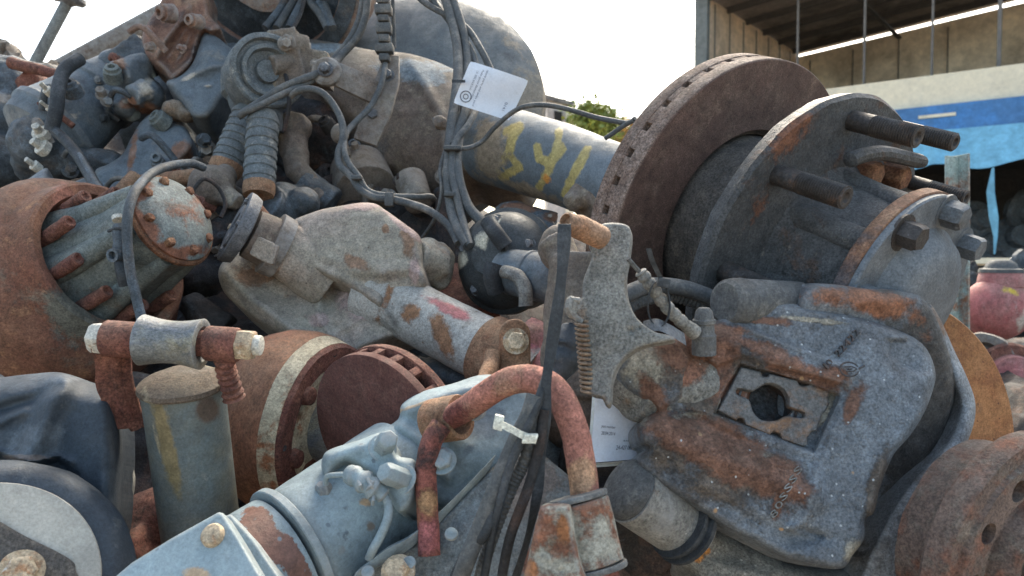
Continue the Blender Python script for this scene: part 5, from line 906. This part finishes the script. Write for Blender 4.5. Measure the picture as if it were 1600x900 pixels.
lump('hanger', 'pale brown grey hanger casting behind the black rubber strap', 'hanger', [('c', (868, 375, .92), (890, 420, .9), (.02, .02)), ('c', (905, 400, .9), (900, 620, .88), (.035, .045)), ('b', (870, 390, .95), (.022, .02, .03)), ('b', (905, 640, .88), (.05, .04, .05))], m_casting, .004, .003)
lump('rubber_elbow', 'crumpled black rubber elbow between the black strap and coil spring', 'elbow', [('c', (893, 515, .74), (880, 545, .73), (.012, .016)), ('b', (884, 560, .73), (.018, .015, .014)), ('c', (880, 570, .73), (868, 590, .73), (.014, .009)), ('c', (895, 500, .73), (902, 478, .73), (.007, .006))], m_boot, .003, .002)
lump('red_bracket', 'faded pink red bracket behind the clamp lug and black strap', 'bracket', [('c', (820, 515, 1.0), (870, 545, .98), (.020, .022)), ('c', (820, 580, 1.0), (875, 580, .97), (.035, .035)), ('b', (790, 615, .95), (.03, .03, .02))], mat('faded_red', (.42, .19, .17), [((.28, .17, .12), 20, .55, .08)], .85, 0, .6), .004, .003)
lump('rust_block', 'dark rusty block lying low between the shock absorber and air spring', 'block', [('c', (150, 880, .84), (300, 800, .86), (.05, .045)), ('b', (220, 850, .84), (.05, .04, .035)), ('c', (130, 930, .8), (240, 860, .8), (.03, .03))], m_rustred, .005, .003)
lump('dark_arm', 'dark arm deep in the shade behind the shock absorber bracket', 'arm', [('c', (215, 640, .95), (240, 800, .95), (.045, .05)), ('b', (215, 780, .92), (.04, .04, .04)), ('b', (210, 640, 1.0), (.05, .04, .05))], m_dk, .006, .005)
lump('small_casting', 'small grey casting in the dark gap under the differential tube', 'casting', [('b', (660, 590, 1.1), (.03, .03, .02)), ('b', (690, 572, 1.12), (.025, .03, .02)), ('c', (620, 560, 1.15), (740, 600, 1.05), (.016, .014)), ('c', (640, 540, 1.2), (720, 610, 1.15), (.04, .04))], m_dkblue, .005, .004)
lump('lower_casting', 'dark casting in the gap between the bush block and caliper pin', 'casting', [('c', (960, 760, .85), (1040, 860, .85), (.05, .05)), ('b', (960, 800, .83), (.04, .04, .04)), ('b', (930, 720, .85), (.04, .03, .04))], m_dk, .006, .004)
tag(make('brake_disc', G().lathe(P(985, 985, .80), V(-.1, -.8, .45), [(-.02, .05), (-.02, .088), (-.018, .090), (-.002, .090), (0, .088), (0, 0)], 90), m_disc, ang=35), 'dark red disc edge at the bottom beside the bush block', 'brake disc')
lump('flange_stub', 'grey brown casting mass under the caliper hub at the bottom right', 'casting', [('c', (1380, 930, .9), (1600, 1000, .9), (.10, .10)), ('b', (1200, 960, .9), (.12, .1, .06))], m_casting, .008, .004)
# ------------------------------------------------------------------ harness over the upper axle
H = 'grey cables of the upper axle harness'
cable('cable', m_cable, [(574, -20, 1.42), (572, 20, 1.42), (560, 55, 1.41), (535, 85, 1.40), (512, 108, 1.36), (478, 122, 1.33), (440, 138, 1.32), (398, 165, 1.31), (372, 182, 1.31)], .0068, 'left cable of the pair crossing the bolted eye of the lever arm', 'cable', group=H)
cable('cable', m_cable, [(568, -20, 1.43), (563, 22, 1.43), (548, 58, 1.42), (522, 92, 1.40), (500, 118, 1.36), (470, 134, 1.33), (436, 150, 1.31), (404, 166, 1.30), (380, 176, 1.30)], .0058, 'inner cable of the pair crossing the bolted eye of the lever arm', 'cable', group=H)
cable('cable', m_cable, [(455, 150, 1.32), (466, 142, 1.31), (485, 139, 1.30), (505, 146, 1.30), (522, 165, 1.30), (534, 190, 1.29), (536, 215, 1.28), (529, 238, 1.27), (531, 258, 1.26), (548, 275, 1.25), (562, 295, 1.24), (585, 308, 1.23), (610, 311, 1.22), (640, 318, 1.2), (672, 330, 1.18), (700, 352, 1.17), (716, 380, 1.15)], .0060, 'thin looped cable drooping below the lever arm to the black chamber', 'cable', group=H)
cable('cable', m_cable, [(602, 100, 1.39), (596, 130, 1.36), (580, 165, 1.34), (556, 190, 1.32), (540, 210, 1.29), (538, 235, 1.27), (545, 255, 1.26), (560, 275, 1.25), (575, 298, 1.24), (605, 306, 1.23), (650, 308, 1.24), (672, 307, 1.26), (678, 312, 1.28)], .0052, 'cable dropping from the connector chain beside the flat strap', 'cable', group=H)
cc2 = thing('connector_chain', 'grey plastic connector chain hanging down over the axle housing front', 'connector', P(600, 100, 1.38))
for (v0, v1, w_) in ((-20, 8, 10), (8, 24, 13), (25, 36, 9), (37, 54, 12), (55, 68, 9), (69, 84, 14), (85, 97, 8)):
    make('connector', G().box(P(599 + (v0 + v1) * .012, (v0 + v1) / 2, 1.39), V(w_ * 1.39 / F, 0, 0), V(0, .012, 0), V(0, 0, (v1 - v0) / 2 * 1.39 / F * .94)), m_cable, cc2, bevel=.003)
make('chain_rod', G().cyl(P(613, -20, 1.41), P(616, 75, 1.41), .0035, n=12), m_cable, cc2)
for i, (p_, r_, lb) in enumerate((([(690, -20, 1.40), (702, 20, 1.39), (712, 60, 1.37), (716, 100, 1.34), (712, 150, 1.29), (705, 200, 1.26), (700, 260, 1.22), (703, 310, 1.2), (712, 350, 1.17), (732, 384, 1.13)], .0085, 'leftmost thick hose of the vertical bundle behind the upper label'),
        ([(700, -20, 1.41), (718, 30, 1.39), (728, 75, 1.37), (730, 120, 1.33), (728, 170, 1.28), (716, 215, 1.25), (715, 270, 1.21), (730, 320, 1.19), (752, 345, 1.17), (770, 365, 1.15)], .0085, 'middle thick hose of the vertical bundle running to the chamber top'),
        ([(640, -20, 1.44), (665, 5, 1.42), (700, 25, 1.40), (730, 45, 1.39), (750, 75, 1.37), (765, 105, 1.36), (775, 130, 1.36)], .0060, 'diagonal cable crossing the dome towards the upper label'),
        ([(655, -20, 1.45), (690, 15, 1.42), (722, 55, 1.39), (742, 95, 1.36), (748, 150, 1.31), (735, 190, 1.26), (712, 222, 1.23), (706, 262, 1.21), (712, 300, 1.19), (722, 340, 1.17), (735, 384, 1.125)], .0058, 'thin cable weaving through the vertical hose bundle behind the label'),
        ([(672, -20, 1.43), (680, 5, 1.42), (706, 40, 1.40), (722, 90, 1.36), (722, 140, 1.31), (712, 190, 1.27), (705, 225, 1.24)], .0058, 'short grey cable inside the vertical hose bundle above the clip'),
        ([(704, 222, 1.235), (725, 232, 1.24), (752, 222, 1.25), (772, 200, 1.24), (800, 176, 1.225), (822, 166, 1.21), (850, 164, 1.20), (885, 170, 1.19), (930, 183, 1.17), (960, 189, 1.15), (980, 192, 1.14), (993, 185, 1.13)], .0040, 'long thin black wire running right from under the label to the disc'),
        ([(990, 188, 1.13), (975, 196, 1.14), (958, 208, 1.15), (946, 216, 1.16)], .0036, 'short wire branch ending just left of the big disc'))):
    cable('cable', m_cable, p_, r_, lb, 'cable', group=H)
for (u, v, d, w_, lb) in ((707, 232, 1.215, .02, 'dark cable tie round the hose bundle below the hose clip'), (703, 304, 1.19, .013, 'dark cable tie round the hose pair above the black chamber'), (609, 312, 1.215, .010, 'grey tie clamping the two drooping cables'), (558, 278, 1.24, .012, 'dark tape wrap on the drooping loop under the lever')):
    x_ = V(1, 0, 0); tag(make('cable_tie', G().box(P(u, v, d), V(w_ * .7, 0, 0), V(0, .010, 0), V(0, 0, .0035 if w_ > .011 else .011)), m_cable, bevel=.002), lb, 'cable tie')
# ------------------------------------------------------------------ post and parts seen at the right
po = thing('steel_post', 'flaking green and rust steel post standing upright at the right', 'post', P(1495, 600, 2.0))
m_post = mat('post_paint', (.26, .32, .29), [((.24, .11, .06), 9, .52, .05), ((.40, .40, .36), 30, .6, .05)], .8, 0, .5, 60)
g = G(); x_ = V(.92, .38, 0); y_ = V(-.38, .92, 0); c0 = P(1487, 240, 2.0); c0.z = 0; top = P(1490, 244, 2.0).z; bot = -CAMH; g.box(V(c0.x, c0.y, (top + bot) / 2), x_ * .022, y_ * .004, V(0, 0, (top - bot) / 2)); g.box(V(c0.x, c0.y, (top + bot) / 2) + x_ * .026 + y_ * -.0, x_ * .004, y_ * .03, V(0, 0, (top - bot) / 2 + .004)); make('angle_iron', g, m_post, po, bevel=.002)
for vv in (300, 330): make('post_hole', G().lathe(P(1503, vv, 1.965), V(-.2, -1, 0), [(-.004, 0), (-.004, .006), (.001, .006), (.001, .004), (-.003, .0035), (-.003, 0)], 14), m_dk, po)
rd = thing('red_differential', 'faded red rounded housing with yellow paint marks beyond the steel post', 'housing', P(1560, 530, 2.6))
m_rd = mat('faded_pink_red', (.34, .11, .105), [((.36, .19, .17), 7, .54, .1), ((.20, .08, .07), 14, .62, .06)], .7, 0, .3, 60, zones=[(.62, .44, .05, .5), (.5, .42, .36)])
make('housing', G().ball(P(1558, 482, 2.6), .112, .10, .106), m_rd, rd, wob=.003, zones=[(0, (1543, 455), (5, 8)), (0, (1564, 452), (5, 9)), (0, (1582, 458), (5, 9)), (0, (1600, 456), (5, 8)), (1, (1594, 495), (10, 22))])
make('neck', G().cyl(P(1564, 450, 2.6), P(1564, 425, 2.6), .075, .065, 36), m_rd, rd, bevel=.004); make('top_cap', G().lathe(P(1564, 426, 2.6), V(0, -.05, 1), [(0, .068), (.012, .066), (.016, .05), (.03, .045), (.042, .03), (.043, 0)], 36), m_cable, rd)
rh = thing('red_hub', 'round faded red hub with dark rim below the red housing', 'hub', P(1585, 640, 2.3))
make('rim', G().lathe(P(1582, 592, 2.3), V(-.15, -.97, .15), [(-.06, .08), (-.05, .105), (0, .108), (.006, .10), (.006, .075), (.012, .068)], 60), m_rustred, rh, wob=.002); make('face', G().lathe(P(1582, 592, 2.3), V(-.15, -.97, .15), [(.008, .072), (.024, .064), (.026, .03), (.034, .026), (.036, 0)], 48), m_rd, rh, wob=.001)
tag(make('ring_casting', G().lathe(P(1535, 565, 2.35), V(-.5, -.8, .1), [(-.08, .05), (-.07, .085), (0, .09), (.01, .085), (.01, .06), (-.01, .05), (-.01, 0)], 40), m_casting, wob=.003), 'dusty grey ring casting between the orange disc and red hub', 'casting')
far_parts = [(1512, 418, 3.2, .055, 'dark ridged ring casting under the white table end beside the post', m_dk), (1516, 442, 3.1, .06, 'second dark grooved ring lower down beside the post', m_dk), (1600, 415, 3.3, .07, 'dark round casting right of the red housing cap', m_dkblue), (1610, 690, 2.4, .12, 'low brown casting at the right edge below the red hub', m_casting), (1545, 385, 14, .42, 'brown round part standing in the dark shop opening left of the cloth strip', m_dkblue), (1585, 372, 14, .40, 'dark brown round part standing in the dark shop opening near the right edge', m_dkblue), (1528, 345, 14, .38, 'dusky grey part stacked high in the dark shop opening beside the post', m_dkblue), (1600, 330, 14, .38, 'upper dusky part stacked in the dark shop opening at the right edge', m_dkblue)]  # parts in the shop opening carry the interior's shade as dark paint
for (u, v, d, r_, lb, mt) in far_parts:
    g = G(); g.lathe(P(u, v, d), V(random.uniform(-.5, .5), -.8, random.uniform(-.3, .4)), [(-r_ * .7, 0), (-r_ * .7, r_ * .5), (-r_ * .3, r_ * .6), (-r_ * .25, r_), (0, r_), (.02 * r_, r_ * .85), (r_ * .1, r_ * .5), (r_ * .5, r_ * .45), (r_ * .5, 0)], 36); tag(make('drum_part', g, mt, wob=.004), lb, 'scrap part')
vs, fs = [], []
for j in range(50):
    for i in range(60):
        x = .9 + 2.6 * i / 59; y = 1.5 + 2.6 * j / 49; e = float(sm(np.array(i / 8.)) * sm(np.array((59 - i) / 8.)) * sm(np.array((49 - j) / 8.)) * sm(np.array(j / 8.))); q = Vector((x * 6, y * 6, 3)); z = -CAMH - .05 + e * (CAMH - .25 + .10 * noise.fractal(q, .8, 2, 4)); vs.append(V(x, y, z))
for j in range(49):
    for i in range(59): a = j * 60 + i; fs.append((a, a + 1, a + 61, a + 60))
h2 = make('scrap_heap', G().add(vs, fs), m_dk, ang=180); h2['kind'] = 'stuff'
# ------------------------------------------------------------------ bolts, pipes and fins on the castings of the heap
def bits(parent, rect, d, n, mt_list, seed, rs=(.006, .012)):
    rn = random.Random(seed)
    for k in range(n):
        u, v = rn.uniform(rect[0], rect[2]), rn.uniform(rect[1], rect[3]); dd = d + rn.uniform(-.03, .05); q = P(u, v, dd); a = V(rn.uniform(-.7, .7), -.8, rn.uniform(-.3, .7)).normalized(); r_ = rn.uniform(*rs); m_ = rn.choice(mt_list); w_ = rn.random()
        if w_ < .4: make('bolt', G().hexb(q, a, r_, r_ * 1.5, .002), m_, parent, wob=.001).data.update(); continue
        if w_ < .7:
            b = q + V(rn.uniform(-.10, .10), rn.uniform(-.02, .04), rn.uniform(-.06, .06)); make('pipe', G().tube(smooth([q, (q + b) / 2 + V(0, -.02, .02), b], 6), r_ * .7, 10), m_, parent); continue
        make('boss', G().lathe(q + a * -.02, a, [(0, r_ * 2.2), (.022, r_ * 2.0), (.024, r_ * 1.6), (.030, r_ * 1.5), (.031, r_ * .8), (.024, r_ * .7), (.024, 0)], 20), m_, parent, wob=.0012)
mm = [m_slate, m_dkblue, m_rustred, m_dkblue, m_casting, m_hubgrey]
lump('gear_case', 'dark brown lump seen in the gap right of the slate blue chamber', 'casting', [('b', (262, 150, 1.75), (.06, .05, .07)), ('b', (345, 60, 1.8), (.07, .05, .09)), ('b', (380, 90, 1.8), (.05, .05, .09)), ('c', (200, 215, 1.75), (290, 190, 1.75), (.05, .06))], m_dkblue, .008, .005)
bits(ul, (20, 130, 120, 270), 1.46, 14, mm, 1); bits(ul, (150, 90, 250, 190), 1.50, 16, mm, 2, (.005, .010)); bits(ul, (215, 190, 340, 300), 1.42, 12, mm, 3); bits(ul, (235, 10, 320, 110), 1.46, 5, [m_pad], 4)
bits(ax, (440, 190, 560, 300), 1.48, 9, [m_dk, m_casting, m_dkblue], 5); bits(ax, (560, 250, 740, 330), 1.42, 8, [m_casting, m_dk], 6); bits(ax, (430, 60, 530, 130), 1.385, 4, [m_casting], 7)
bits(df, (300, 310, 345, 480), 1.25, 9, [m_dk, m_casting, m_rustred], 8)

make('body_bolt', G().hexb(P(742, 640, .70), V(0, -.8, .6), .008, .008, .0015), m_blue, bl); make('body_plug', G().hexb(P(690, 720, .70), V(0, -.8, .6), .010, .006, .002), m_blue, bl, wob=.0005)
for (u, v, d) in ((575, 895, .66), (640, 880, .665), (705, 835, .675)): make('arm_rivet', G().lathe(P(u, v, d), V(0, -.8, .6), [(0, .006), (.003, .0055), (.004, .003), (.004, 0)], 18), m_blue, bl, wob=.0004)
cable('wire', m_black, [(862, 560, .62), (846, 610, .60), (828, 660, .592), (800, 720, .592), (780, 790, .594), (766, 850, .60), (752, 930, .61)], .0034, 'thin black wire running down beside the grey ridged conduit', 'wire')
cable('wire', m_dk, [(850, 640, .598), (842, 700, .596), (826, 760, .597), (800, 830, .60), (788, 880, .605), (780, 930, .61)], .0042, 'dark wire between the ridged conduit and black rubber strap', 'wire')
cable('wire', m_cable, [(700, 225, 1.235), (688, 262, 1.22), (690, 300, 1.21), (680, 340, 1.22), (660, 372, 1.25)], .0032, 'thin slack wire dropping left of the hose bundle above the differential', 'wire')
cable('wire', m_dk, [(478, -20, 1.5), (470, 20, 1.48), (452, 52, 1.45), (430, 78, 1.42), (446, 118, 1.39), (452, 160, 1.38), (444, 205, 1.38)], .0040, 'black wire curling down beside the round rubber bush', 'wire')
cable('wire', m_dk, [(300, 300, 1.15), (318, 280, 1.16), (340, 292, 1.17), (352, 318, 1.17), (345, 340, 1.16)], .0030, 'short looped black wire on the small dusty chamber', 'wire')
